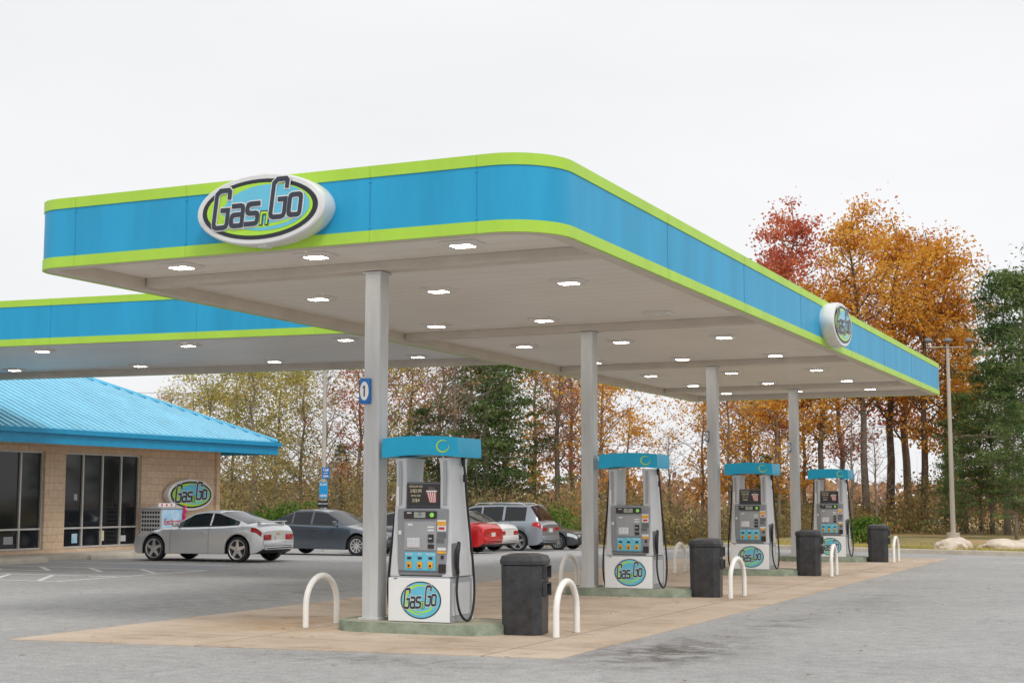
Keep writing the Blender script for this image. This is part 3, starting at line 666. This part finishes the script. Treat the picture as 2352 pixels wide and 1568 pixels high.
for y in (25.2,29.9,33.4,36.4,):
    if ws0 is None:
        ws0=thing('wheel_stop',(-27.3,y,0),0,'weathered concrete wheel stop at a parking bay','wheel stop','wheel stops')
        mb=MB(); loft(mb,[([(-.09,-.9),(.09,-.9),(.09,.9),(-.09,.9)],0),([(-.08,-.9),(.08,-.9),(.08,.9),(-.08,.9)],.08),([(-.05,-.86),(.05,-.86),(.05,.86),(-.05,.86)],.12)]); mb.obj('stop_bar',ws0,[M['conc']])
    else: dup(ws0,(-27.3,y,gz(-27.3,y)))
# ---------------------------------------------------------------- cars
def build_car(loc,rz,label,paint,L=4.6,W=1.76,H=1.42,belt=.93,kind='sedan',rimc=5,cat='car',name='parked_car',wr=.32,nose=.66,trunk=1.0):
    root=thing(name,loc,rz,label,cat,'parked cars')
    zb_keys=[(0,nose-.12),(.012,nose-.03),(.04,nose+.03),(.12,nose+.10),(.27,belt-.02),(.5,belt),(.72,belt+.03),(.86,trunk-.0),(.955,trunk-.02),(.985,trunk-.10),(1,trunk-.2)]
    sa,sb,sc_,sd=.26,.43,.68,.875; wA,wB=.175,.79
    wins=[(.335,.53),(.545,.685)]; last=(.697,.80)
    if kind=='coupe': sa,sb,sc_,sd=.30,.475,.66,.90; wins=[(.37,.61)]; last=(.622,.83); wA,wB=.195,.83
    if kind=='suv':
        sa,sb,sc_,sd=.22,.36,.88,.975; wins=[(.29,.47),(.485,.66)]; last=(.68,.86); wB=.80
        zb_keys=[(0,nose-.15),(.012,nose),(.05,nose+.08),(.2,belt-.03),(.5,belt),(.9,belt+.03),(.97,belt-.02),(1,belt-.15)]
    hm=H-belt
    h_keys=[(sa,0),(sb,hm*.9),((sb+.06),hm*.985),((sb+sc_)/2,hm),(sc_,hm*.93),(sd,0)]
    w_keys=[(0,.70),(.012,.80),(.04,.89),(.1,.96),(.2,1),(.8,1),(.92,.975),(.975,.93),(1,.84)]
    z0_keys=[(0,.34),(.02,.22),(.05,.19),(.94,.22),(.98,.27),(1,.38)]
    sm=lambda k,s,d=.012:(lin(k,s-d)+lin(k,s)+lin(k,s+d))/3
    S={i/64 for i in range(65)}|{.004,.012,.024,sa,sb,sc_,sd,.99,.996}
    for w in wins+[last]: S|={w[0],w[1]}
    seams=[wins[0][0]-.045,(wins[0][1]+wins[-1][0])/2 if kind!='coupe' else .616]+([.735] if kind!='coupe' else [])
    for q in seams: S|={q-.0012,q+.0012}
    ra=wr+.055
    for wc in (wA,wB):
        for i in range(25): S.add(wc+(ra*math.cos(math.pi*i/24))/L)
        S|={wc-ra/L-.002,wc+ra/L+.002}
    S=sorted(s for s in S if 0<=s<=1); S=[s for i,s in enumerate(S) if i==0 or s-S[i-1]>.0007]
    cols=[]
    for s in S:
        x=L/2-s*L; w=W/2*sm(w_keys,s); zb=sm(zb_keys,s,.008); h=sm(h_keys,s,.006) if sa<s<sd else 0
        z0=sm(z0_keys,s); za=z0
        for wc in (wA,wB):
            dx=(s-wc)*L
            if abs(dx)<ra: za=max(za,wr+math.sqrt(ra*ra-dx*dx))
        k=h/hm; q5=max(z0+.30*(zb-z0)+.05,za+.035); q6=max(zb-.17,q5+.02); q7=max(zb-.045,q6+.015); zb=max(zb,q7+.02)
        ky=.9-.055-.175*k; cr=.035
        g6=(.90*w,zb); g9=(ky*w,zb+max(h*.93,.006)); g7=(g6[0]+(g9[0]-g6[0])*.07,g6[1]+(g9[1]-g6[1])*.07); g8=(g6[0]+(g9[0]-g6[0])*.90,g6[1]+(g9[1]-g6[1])*.9)
        pts=[(0,z0),(.60*w,z0),(.60*w,za),(.95*w,za),(.99*w,za+.012),(w,q5),(.992*w,q6),(.955*w,q7),g6,g7,g8,g9,(ky*w*.62,zb+max(h*.985,.006)+cr*.55*(1-k)+.004),(0,zb+h+cr*(1-k)+.006)]
        cols.append((x,pts))
    parts={}
    def add(part,face,mi=0):
        parts.setdefault(part,[]).append((face,mi))
    for i in range(len(S)-1):
        s0,s1=S[i],S[i+1]; mid=(s0+s1)/2
        for j in range(13):
            for sg in (1,-1):
                P=[V3((cols[i][0],sg*cols[i][1][j][0],cols[i][1][j][1])),V3((cols[i+1][0],sg*cols[i+1][1][j][0],cols[i+1][1][j][1])),V3((cols[i+1][0],sg*cols[i+1][1][j+1][0],cols[i+1][1][j+1][1])),V3((cols[i][0],sg*cols[i][1][j+1][0],cols[i][1][j+1][1]))]
                if sg<0: P=P[::-1]
                part=('body',0)
                if j>=11 and sa+.004<mid<sb-.004: part=('windshield',0)
                elif j>=11 and sc_+.006<mid<sd-.012: part=('rear_window',0)
                elif j==9:
                    for n_,w_ in enumerate(wins+[last]):
                        if w_[0]<=mid<=w_[1]: part=('side_window%d%d'%(n_,sg),0)
                elif j==6 and .006<mid<.085: part=('headlight%d'%sg,0)
                elif j==6 and .925<mid<.992: part=('taillight%d'%sg,0)
                elif kind=='suv' and j in (7,) and .93<mid<.985: part=('taillight%d'%sg,0)
                if part[0]=='body':
                    mi=0
                    if j in (0,1,2): mi=1
                    if 3<=j<=7 and any(abs(mid-q)<.0012 for q in seams): mi=1
                    if j==3 and kind=='suv': mi=1
                    if j==8 and wins[0][0]<mid<last[1]: mi=1
                    part=('body',mi)
                add(part[0],P,part[1])
    for idx,sgn in ((0,1),(-1,-1)):
        x,pts=cols[idx]; ring=[V3((x,p[0],p[1])) for p in pts]+[V3((x,-p[0],p[1])) for p in pts[::-1]]
        ring2=[]
        for p in ring:
            if not ring2 or (p-ring2[-1]).length>1e-4: ring2.append(p)
        add('body',ring2 if sgn<0 else ring2[::-1],0)
    for pn,fl in parts.items():
        mb=MB()
        for P,mi in fl:
            Q=[]
            for p in P:
                if not Q or (p-Q[-1]).length>1e-5: Q.append(p)
            if len(Q)>2 and (Q[0]-Q[-1]).length<1e-5: Q.pop()
            if len(Q)>=3: mb.face(Q,mi)
        bmesh.ops.remove_doubles(mb.bm,verts=mb.bm.verts[:],dist=.0004)
        nm=pn.rstrip('-0123456789'); mt={'body':[paint,M['alloyd']],'headlight':[M['head']],'taillight':[M['tail']]}.get(nm,[M['glass']])
        mb.obj(nm,root,mt,smooth=32,norm=False)
    xf,xr=L/2,-L/2; zt_=cols[-1][1][7][1]
    for sg in (1,-1):
        mb=MB(); mb.box((xr+.005,sg*W*.30,zt_-.09),(.05,W*.2,.14),0,.015); mb.obj('taillight',root,[M['tail']],smooth=40)
        mb=MB(); mb.box((xf-.012,sg*W*.26,nose-.10),(.04,W*.15,.10),0,.015); mb.obj('headlight',root,[M['head']],smooth=40)
    mb=MB(); mb.box((xf-.0,0,nose-.12),(.03,W*.33,.09),1,.01); mb.box((xf-.0,0,nose-.30),(.04,W*.55,.10),1,.015); mb.box((xf-.03,0,nose-.21),(.12,W*.62,.09),0,.03); mb.obj('front_bumper',root,[paint,M['alloyd']],smooth=40)
    mb=MB(); mb.box((xr+.01,0,.50),(.13,W*.80,.17),0,.045); mb.box((xr+.02,0,.37),(.12,W*.74,.09),1,.03); mb.obj('rear_bumper',root,[paint,M['alloyd']],smooth=40)
    mb=MB(); mb.box((xr-.012,0,zt_-.14),(.016,.31,.15),0,.004); mb.obj('license_plate',root,[M['plate']])
    for sg in (1,-1):
        mb=MB(); mb.box((L/2-(sa+.075)*L,sg*(W/2+.06),belt+.07),(.11,.19,.13),0,.035,3); mb.box((L/2-(sa+.075)*L,sg*(W/2-.04),belt+.03),(.05,.1,.04),0,.01); mb.obj('side_mirror',root,[paint],smooth=40)
        for q in ([.50,.69] if kind!='coupe' else [.57]):
            mb=MB(); mb.box((L/2-q*L,sg*(W/2+.004),belt-.13),(.17,.03,.03),0,.01); mb.obj('door_handle',root,[paint],smooth=40)
    if kind=='suv':
        for sg in (1,-1):
            mb=MB(); xx=[L/2-s*L for s in (.40,.44,.62,.80,.84)]; mb.tube([(xx[0],sg*.60,H-.03),(xx[1],sg*.60,H+.035),(xx[2],sg*.60,H+.045),(xx[3],sg*.60,H+.03),(xx[4],sg*.60,H-.04)],.014,6); mb.obj('roof_rail',root,[M['chrome']],smooth=40)
    if kind=='coupe':
        mb=MB(); mb.box((xr+.22,0,trunk+.085),(.16,W*.74,.025),0,.01)
        for q in (-1,1): mb.box((xr+.22,q*W*.33,trunk+.035),(.10,.03,.10),0,.008)
        mb.obj('spoiler',root,[paint],smooth=40)
        mb=MB(); mb.box((xr-.013,0,zt_-.0),(.012,.15,.026),0,.003); mb.box((xr-.0135,0,zt_-.0),(.013,.055,.05),0,.003); mb.obj('emblem',root,[M['gold']])
    for wc in (wA,wB):
        for sg in (1,-1):
            wx=L/2-wc*L; cy=sg*(W/2-.115); ax=V3((0,sg,0))
            mb=MB(); ri=wr*(.76 if rimc==5 else .66)
            mb.revolve([(-.09,ri),(-.10,wr*.86),(-.085,wr*.97),(-.05,wr),(.05,wr),(.085,wr*.97),(.10,wr*.88),(.092,ri+.005),(.06,ri)],36,V3((0,0,0)),ax,X_,Z_)
            w_=mb.obj('wheel',root,[M['rubber']],smooth=40,loc=(wx,cy,wr))
            mb=MB()
            mb.revolve([(.075,ri+.004),(.095,ri+.002),(.09,ri-.018),(.03,ri-.035)],32,V3((0,0,0)),ax,X_,Z_)
            mb.revolve([(.022,ri-.03),(.021,.001)],24,V3((0,0,0)),ax,X_,Z_,1)
            ns=5 if rimc==5 else 10
            for k in range(ns):
                a=2*math.pi*k/ns+.3; d=V3((math.cos(a),0,math.sin(a))); t=V3((-math.sin(a),0,math.cos(a))); wi=.055 if ns==5 else .025; wo=.028 if ns==5 else .018
                P=[d*.03+t*wi,d*.03-t*wi,d*(ri-.01)-t*wo,d*(ri-.01)+t*wo]
                lo=[mb.bm.verts.new(p+ax*.03) for p in P]; hi=[mb.bm.verts.new(p+ax*(.085 if q_<2 else .078)) for q_,p in enumerate(P)]
                mb.bm.faces.new(hi)
                for q_ in range(4): mb.bm.faces.new((lo[q_],lo[(q_+1)%4],hi[(q_+1)%4],hi[q_]))
            mb.revolve([(.03,.06),(.095,.055),(.10,.03),(.10,.001)],16,V3((0,0,0)),ax,X_,Z_)
            mb.obj('rim',w_,[M['chrome'],M['alloyd']],smooth=35)
    return root
def paint(n,c,metal=.5,r=.28): return pmat(n,c,r,metal=metal,var=.03,scale=2,coat=.7)
P_sil=paint('paint_silver',(.74,.75,.76),.4,.22); P_dg=paint('paint_slate',(.10,.12,.15),.5,.2); P_gr=paint('paint_grey',(.28,.29,.30)); P_red=paint('paint_red',(.60,.012,.015),.2); P_wh=paint('paint_pearl',(.78,.77,.75),.1); P_sg=paint('paint_graphite',(.31,.34,.38)); P_dk=paint('paint_dark',(.055,.06,.065))
def car_at(x,y,*a,**k): return build_car((x,y,gz(x,y)),*a,**k)
car_at(-23.92,33.42,math.pi,'silver two door coupe with star alloy wheels parked by the store',P_sil,L=4.22,W=1.72,H=1.34,belt=.90,kind='coupe',wr=.335,nose=.66,trunk=.97)
car_at(-24.6,40.6,0,'dark slate sedan parked nose out near the store',P_dg,L=4.6,W=1.8,H=1.42,belt=.93,rimc=10)
car_at(-23.45,43.4,math.pi,'small grey car parked between a dark and a red car',P_gr,L=3.95,H=1.42,rimc=10)
car_at(-23.75,46.1,math.pi,'bright red sedan parked nose in',P_red,L=4.6,W=1.82,H=1.45,rimc=10)
car_at(-24.5,49.0,math.pi,'pearl white sedan parked beside a red car',P_wh,L=4.7,W=1.84,H=1.46,rimc=10)
car_at(-24.2,52.0,math.pi,'graphite grey suv with roof rails parked nose in',P_sg,L=4.8,W=1.92,H=1.76,belt=1.10,kind='suv',wr=.37,nose=.92,rimc=5,trunk=1.1)
car_at(-23.8,54.9,0,'small dark sedan parked nose out beyond the suv',P_dk,L=4.4,W=1.74,H=1.40,rimc=10)
# ---------------------------------------------------------------- poles, signs, rocks, wires
def lightpole(x,y,h,label,arms):
    p=thing('light_pole',(x,y,gz(x,y)),SA,label,'light pole','light poles')
    mb=MB(); mb.tube([(0,0,-.1),(0,0,h*.5),(0,0,h)],[.105,.085,.06],10); mb.obj('pole_shaft',p,[M['steel']],smooth=50)
    mb=MB(); mb.tube([(0,0,0),(0,0,.35)],.25,14); mb.obj('pole_base',p,[M['conc']],smooth=40)
    if arms:
        mb=MB(); mb.tube([(-.75,0,h-.12),(.8,0,h-.12)],.022,8); mb.obj('cross_arm',p,[M['steel']],smooth=50)
        for i,ax in enumerate((-.78,0,.82)):
            mb=MB(); mb.tube([(ax,0,h-.12),(ax,-.05,h+.1)],.02,6); mb.box((ax,-.15,h+.14),(.27,.24,.11),0,.03,rot=Matrix.Rotation(math.radians(25),3,'X')); mb.box((ax,-.24,h+.10),(.2,.03,.07),1,rot=Matrix.Rotation(math.radians(35),3,'X'))
            mb.obj('flood_light',p,[M['dgrey'],M['lgrey']],smooth=30)
    return p
x,y=site(17.15,58); lightpole(x,y,7.7,'tall steel light pole with three flood lights by the trees',True)
x,y=site(-7.6,60); lightpole(x,y,9.2,'tall plain light pole behind the parked cars',True)
def boardsign(x,y,z0,z1,w,mat,lines,label,post=True):
    s=thing('board_sign',(x,y,gz(x,y)),SA,label,'sign')
    if post:
        mb=MB(); mb.tube([(0,.03,0),(0,.03,z1)],.03,8); mb.obj('sign_post',s,[M['steel']])
    mb=MB(); mb.box((0,-.02,(z0+z1)/2),(w,.03,z1-z0),0,.008); mb.obj('sign_board',s,[mat])
    for t,sz,zz,m in lines: text('sign_text',t,sz,s,V3((0,-.037,zz)),X_,Z_,-Y_,m,bold=sz*.03)
x,y=site(-7.2,57.5); boardsign(x,y,2.68,3.12,.3,M['royal'],[('Call',.13,3.02,M['white']),('of the',.07,2.90,M['white']),('USA',.12,2.78,M['white'])],'small blue roadside sign on a post')
x,y=site(-6.65,52.5); boardsign(x,y,1.85,2.42,.30,M['lotblue'],[('PLAY',.11,2.33,M['white']),('HERE',.11,1.94,M['white'])],'blue lottery sign on a post by the cars')
x,y=site(-6.65,52.4); boardsign(x,y,1.53,1.77,.38,M['black'],[('ZERO SUGAR',.058,1.66,M['white'])],'black drink advert board under a lottery sign')
from mathutils import noise as mn
for (r,f,sx,sy,sz,lab,sd) in ((13.6,46.4,.60,.5,.30,'tan boulder on the grass edge',1),(14.15,47.4,.42,.4,.34,'grey boulder beside a tan boulder',2),(15.4,46.6,.75,.6,.30,'large flat tan boulder on the grass',3),(16.4,47.3,.62,.5,.34,'long tan boulder on the grass',5)):
    x,y=site(r,f); rk=thing('boulder',(x,y,.10),SA+sd,lab,'boulder')
    mb=MB(); bmesh.ops.create_icosphere(mb.bm,subdivisions=4,radius=1)
    for v in mb.bm.verts:
        n_=mn.noise(v.co*1.1+V3((sd*5,0,0)))*.35+mn.noise(v.co*3+V3((sd*5,0,0)))*.12
        c=v.co*(1+n_); v.co=V3((c.x*sx,c.y*sy,max(-.3,c.z*sz)))
    mb.obj('rock',rk,[M['rock']],smooth=35)
for k,(z0,z1) in enumerate(((10.0,10.6),(9.3,9.8),(8.2,8.8),(5.3,5.6))):
    w=thing('power_line',(0,0,0),0,'thin overhead power line strung behind the trees','power line','power lines')
    a=site(-30,88+k);b=site(40,64+k*.5); mb=MB(); mb.tube([(a[0]+(b[0]-a[0])*t/16,a[1]+(b[1]-a[1])*t/16,z0+(z1-z0)*t/16-1.0*(1-(t/8-1)**2)) for t in range(17)],.014,4); mb.obj('cable',w,[M['rubber']])
# ---------------------------------------------------------------- trees
def tree_variant(seed,H,cr,cb,nl,leaves,lsz,lm,bark,form='decid',spread=.38,tr=.013):
    r=random.Random(seed); mb=MB()
    tp=[V3((0,0,-.3))]; lean=(r.gauss(0,.02),r.gauss(0,.02))
    for i in range(1,10): z=H*.97*i/9; tp.append(V3((lean[0]*z+r.gauss(0,.012*H*i/9),lean[1]*z+r.gauss(0,.012*H*i/9),z)))
    mb.tube(tp,[H*tr*(1-.93*i/9)+.01 for i in range(10)],8)
    def tpos(z):
        t=max(0,min(8.999,z/(H*.97)*9)); i=int(t); return tp[i].lerp(tp[i+1],t-i)
    cent=[]
    for i in range(nl):
        f=(i+.5)/nl; z=H*(cb+(0.97-cb)*f); az=i*2.4+r.uniform(-.5,.5)
        if form=='pine': rad=cr*(1-f)**.6*r.uniform(.45,1.15)+.35; up=r.uniform(-.1,.4)
        elif form=='bare': rad=cr*(.45+.55*math.sin(math.pi*min(1,f*.9+.1)))*r.uniform(.5,1.1); up=r.uniform(.5,1.2)
        else: rad=cr*(math.sin(math.pi*(f*.86+.10))**.6)*r.uniform(.4,1.2); up=r.uniform(.35,1.0)
        d=V3((math.cos(az),math.sin(az),0)); p0=tpos(z*.93 if form!='pine' else z); pts=[p0]
        for k in range(1,5):
            t=k/4; pts.append(p0+d*rad*t+V3((r.gauss(0,.06*rad),r.gauss(0,.06*rad),up*rad*t*(1.15-.3*t))))
        r0=max(.016,H*.004*(1-f*.6)); mb.tube(pts,[r0*(1-.8*k/4) for k in range(5)],5,caps=False)
        for k in (2,3,4): cent.append((pts[k],.6+.4*k/4))
        for k in (1,2,3):
            for q in range(2):
                dd=V3((r.gauss(0,1),r.gauss(0,1),r.uniform(0,1.2) if form!='pine' else r.uniform(-.3,.4))).normalized(); e=pts[k]+dd*rad*.4*r.uniform(.5,1.2)
                mid=pts[k].lerp(e,.5)+V3((r.gauss(0,.05),r.gauss(0,.05),.05)); mb.tube([pts[k],mid,e],[r0*.45,r0*.3,r0*.12],3,caps=False)
                if rad>.5: cent.append((e,.9))
                if form=='bare':
                    for _ in range(2):
                        e2=mid+V3((r.gauss(0,.45),r.gauss(0,.45),r.uniform(-.1,.7))); mb.tube([mid,e2],[.008,.003],3,caps=False)
    top=tp[-1]; cent+= [(top,.8),(top-V3((0,0,.5)),1)]
    me_t=mb
    vs=[];fs=[]
    cl=[(c,w*r.choice((0,0,.3,.8,1.2,1.8))) for c,w in cent]; tot=sum(w for _,w in cl)
    for c,w in cl:
        n=int(leaves*w/tot); sp=spread*(.55+.65*r.random())
        for _ in range(n):
            if form=='pine': p=c+V3((r.gauss(0,sp),r.gauss(0,sp),r.gauss(0,sp*.38)))
            else: p=c+V3((r.gauss(0,sp),r.gauss(0,sp),r.gauss(0,sp*.7)))
            a=V3((r.gauss(0,1),r.gauss(0,1),r.gauss(0,1))).normalized(); b=a.orthogonal().normalized(); b=(Matrix.Rotation(r.uniform(0,6.28),3,a)@b)
            c_=a.cross(b); s=lsz*r.uniform(.5,1.3); asp=.62 if form!='pine' else .28
            k=len(vs); vs+= [p-b*s*.5,p+c_*s*asp*.5,p+b*s*.5,p-c_*s*asp*.5]; fs.append((k,k+1,k+2,k+3))
    bmesh.ops.recalc_face_normals(me_t.bm,faces=me_t.bm.faces[:]); tm=bpy.data.meshes.new('trunk'); me_t.bm.to_mesh(tm); me_t.bm.free(); tm.materials.append(bark); tm.shade_smooth()
    cm=bpy.data.meshes.new('crown'); cm.from_pydata([tuple(v) for v in vs],[],fs); cm.materials.append(lm)
    return tm,cm,H
BK=M['bark'];BG=M['barkg']
TV={
'orA':tree_variant(1,16,2.9,.34,36,7000,.185,L_or,BK),
'orB':tree_variant(2,15,3.2,.26,38,7400,.185,L_or,BK),
'orC':tree_variant(3,9,2.8,.25,26,3200,.165,L_or,BG),
'redA':tree_variant(4,17,2.7,.35,36,9500,.18,L_red,BG),
'brA':tree_variant(5,12,2.6,.3,26,2400,.14,L_br,BG,'bare'),
'brB':tree_variant(6,12.5,3.0,.25,28,3600,.15,L_br,BG,'bare'),
'olA':tree_variant(7,10,3.0,.2,26,4000,.145,L_ol,BG,'bare'),
'olB':tree_variant(8,9.5,3.2,.18,30,5000,.15,L_ol,BG),
'bare':tree_variant(9,11,2.8,.2,30,400,.12,L_br,BG,'bare'),
'piA':tree_variant(10,13,2.9,.35,44,8500,.25,L_pi,BG,'pine',.36),
'piB':tree_variant(11,12,3.2,.15,52,11500,.25,L_pi,BG,'pine',.36),
'redB':tree_variant(12,12,3.0,.25,28,4200,.155,L_red,BG,'bare'),
}
KL={'orA':('orange autumn tree with tall open crown','tree'),'orB':('broad orange and gold autumn tree','tree'),'orC':('small orange autumn tree at the wood edge','tree'),'redA':('tall tree with crimson autumn leaves','tree'),'brA':('slender tree with sparse brown leaves','tree'),'brB':('tree with thin russet brown foliage','tree'),'olA':('thin tree with yellowing olive leaves','tree'),'olB':('leafy yellow green tree at the wood edge','tree'),'bare':('nearly bare grey tree with fine twigs','tree'),'piA':('dark green pine with bare lower trunk','pine tree'),'piB':('full dark green pine at the wood edge','pine tree'),'redB':('red brown autumn tree with open crown','tree')}
def plant(kind,u,D,scale=1.0,zs=None):
    x,y=site(u*D,D); tm,cm,H=TV[kind]; lab,cat=KL[kind]
    t=thing('pine_tree' if kind.startswith('pi') else 'autumn_tree',(x,y,gz(x,y)+.05),R.uniform(0,6.28),lab,cat,'trees behind the lot')
    s=scale; t.scale=(s*R.uniform(.92,1.08),s*R.uniform(.92,1.08),s if zs is None else zs)
    for n,m in (('trunk',tm),('crown',cm)):
        o=bpy.data.objects.new(n,m); COL.objects.link(o); o.parent=t
for k,u,D,s in (
 ('redA',.192,72,1.0),('redA',.178,78,.92),('orA',.207,70,.78),('redB',.222,80,1.1),
 ('orA',.238,70,1.02),('orA',.254,75,1.02),('redB',.266,77,1.36),('orB',.276,72,1.0),('orB',.292,73,.96),('orA',.302,72,.78),
 ('piA',.332,64,.92),('piB',.350,62,.95),('piB',.322,66,.66),('piA',.372,66,1.05),('piB',.305,68,.55),('piB',.338,57,.45),('orC',.315,70,.9),
 ('orC',.062,70,1.0),('orC',.078,74,.75),('redB',.050,80,.9),('brA',.030,72,1.0),('brB',.040,82,1.0),
 ('piB',-.018,70,.95),('piB',-.004,72,.92),('piB',-.028,76,.88),('brB',-.050,76,1.0),('redB',-.070,78,.92),('olA',-.085,75,1.1),('redB',-.105,75,.8),('brA',-.040,69,.9),('orC',.014,84,1.3),('piB',-.062,71,.55),
 ('bare',-.125,72,.9),('olA',-.142,75,.92),('olB',-.160,76,.95),('olA',-.174,73,.98),('olB',-.190,77,.98),('olA',-.205,74,.90),('olB',-.220,74,.82),('brA',-.232,76,.66),('piB',-.115,76,.42),
 ('orC',.128,72,.80),('orC',.147,70,.98),('orC',.162,74,1.0),('redB',.155,82,.8),('orC',.196,73,1.0),('orC',.180,68,.85),
 ('bare',.106,80,.55),('bare',.228,66,.55),('bare',.245,64,.45),('piB',.296,60,.32),('piB',.172,70,.35)):
    plant(k,u,D,s)
# thicket
vs=[];fs=[];stems=MB(); r=random.Random(5)
def card(p,s,asp=.5):
    a=V3((r.gauss(0,1),r.gauss(0,1),r.gauss(0,.6))).normalized(); b=a.orthogonal().normalized(); b=Matrix.Rotation(r.uniform(0,6.28),3,a)@b; c=a.cross(b); k=len(vs)
    vs.extend([tuple(p-b*s*.5),tuple(p+c*s*asp*.5),tuple(p+b*s*.5),tuple(p-c*s*asp*.5)]); fs.append((k,k+1,k+2,k+3))
for i in range(500):
    u=r.uniform(-.235,.40); D=r.uniform(64,76)
    x,y=site(u*D,D); hgt=2.2+2.6*mn.noise(V3((x*.16,y*.16,0)))+r.uniform(0,1.2)*r.random()
    if .19<u<.27: hgt*=.42
    elif .10<u<.19: hgt*=.7
    if u<-.0: hgt*=1.15
    rad=r.uniform(.6,1.3); hgt=max(.5,hgt)
    for q in range(2): stems.tube([(x,y,-.5),(x+r.gauss(0,rad*.9),y+r.gauss(0,rad*.9),hgt*r.uniform(.7,1.3))],[.014,.003],3,caps=False)
    nc=[V3((x+r.gauss(0,rad*.5),y+r.gauss(0,rad*.5),gz(x,y)+hgt*r.random()**.9)) for _ in range(5)]
    for _ in range(150):
        c=r.choice(nc); card(c+V3((r.gauss(0,.35),r.gauss(0,.35),r.gauss(0,.28))),r.uniform(.08,.19),.6)
t=pyobj('thicket',None,vs,fs,L_th); t['kind']='stuff'
t=stems.obj('thicket_stems',None,[M['barkg']],norm=False); t['kind']='stuff'
vs=[];fs=[]
for i in range(9000):
    u=r.uniform(-.55,.6); D=r.uniform(170,200); x,y=site(u*D,D); h=4.2+2.2*mn.noise(V3((x*.03,y*.03,0)))
    card(V3((x,y,gz(x,y)+h*r.random())),r.uniform(.8,1.6),.7)
t=pyobj('distant_woodland',None,vs,fs,L_br); t['kind']='stuff'
vs=[];fs=[]
for i in range(9000):
    x=r.uniform(-26,0); y=lin(yk,x)+.2+abs(r.gauss(0,2.5)); z=gz(x,y)+.10; h=r.uniform(.04,.13); a=r.uniform(0,6.28); w_=.012; k=len(vs)
    vs+= [(x-w_*math.cos(a),y-w_*math.sin(a),z),(x+w_*math.cos(a),y+w_*math.sin(a),z),(x+r.gauss(0,.04),y+r.gauss(0,.04),z+h)]; fs.append((k,k+1,k+2))
t=pyobj('grass_tufts',None,vs,fs,L_ol); t['kind']='stuff'
def shrub(x,y,rx,h,n,lab):
    global vs,fs
    s=thing('shrub',(x,y,gz(x,y)+.05),0,lab,'shrub'); vs=[];fs=[]
    cs=[(r.uniform(-rx,rx)*.6,r.uniform(-rx,rx)*.6,r.uniform(.3,.75)*h) for _ in range(14)]
    for _ in range(n):
        c=r.choice(cs); d=V3((r.gauss(0,1),r.gauss(0,1),r.gauss(0,1))).normalized()*r.uniform(.6,1)*rx*.42; p=V3(c)+d; p.z=max(.03,min(h*1.05,p.z)); card(p,r.uniform(.08,.16),.6)
    pyobj('foliage',s,vs,fs,L_gr)
    mb=MB()
    for c in cs: mb.tube([(0,0,0),(c[0]*.5,c[1]*.5,c[2]*.4),c],[.03,.02,.008],4,caps=False)
    mb.obj('stem',s,[M['bark']])
for (rr,f,rx,h,n,lab) in ((-8.6,60,1.3,1.9,2600,'rounded green shrub behind the parked cars'),(-9.9,61,1.2,1.6,2200,'low green shrub beside a light pole'),(1.75,62,1.3,1.75,2600,'dense green shrub beyond the suv'),(12.3,52,.7,1.0,1200,'small green shrub near a light pole')):
    x,y=site(rr,f); shrub(x,y,rx,h,n,lab)
# ---------------------------------------------------------------- world, sun, camera
w=bpy.data.worlds.new('World'); sc.world=w; w.use_nodes=True; nt=w.node_tree; bg=nt.nodes['Background']
sky=nn(nt,'ShaderNodeTexSky',sky_type='NISHITA',sun_disc=False,sun_elevation=math.radians(50),sun_rotation=math.pi-math.radians(50))
tc=nn(nt,'ShaderNodeTexCoord'); mp=nn(nt,'ShaderNodeMapping'); mp.inputs['Scale'].default_value=(1,1,3.5); nt.links.new(tc.outputs['Generated'],mp.inputs[0])
cl=ramp(nt,noise(nt,mp.outputs[0],1.6,5,.5),[(.3,(8.5,8.55,8.75)),(.7,(9.7,9.7,9.85))])
c=mixrgb(nt,sky.outputs[0],cl,.97); nt.links.new(c,bg.inputs[0]); bg.inputs[1].default_value=.1
sun=bpy.data.lights.new('sun','SUN'); sun.energy=1.5; sun.angle=math.radians(16); sun.color=(1,.97,.93)
so=bpy.data.objects.new('sun',sun); COL.objects.link(so); so.rotation_euler=(math.radians(40),0,math.radians(50))
cam=bpy.data.cameras.new('camera'); co=bpy.data.objects.new('camera',cam); COL.objects.link(co); sc.camera=co
cam.lens=52.04; cam.sensor_width=36; cam.clip_end=2000; cam.clip_start=.1
co.location=(0,0,1.65); co.rotation_euler=(math.radians(96.06),0,SA)
sc.view_settings.view_transform='Standard'; sc.view_settings.look='None'; sc.view_settings.exposure=0
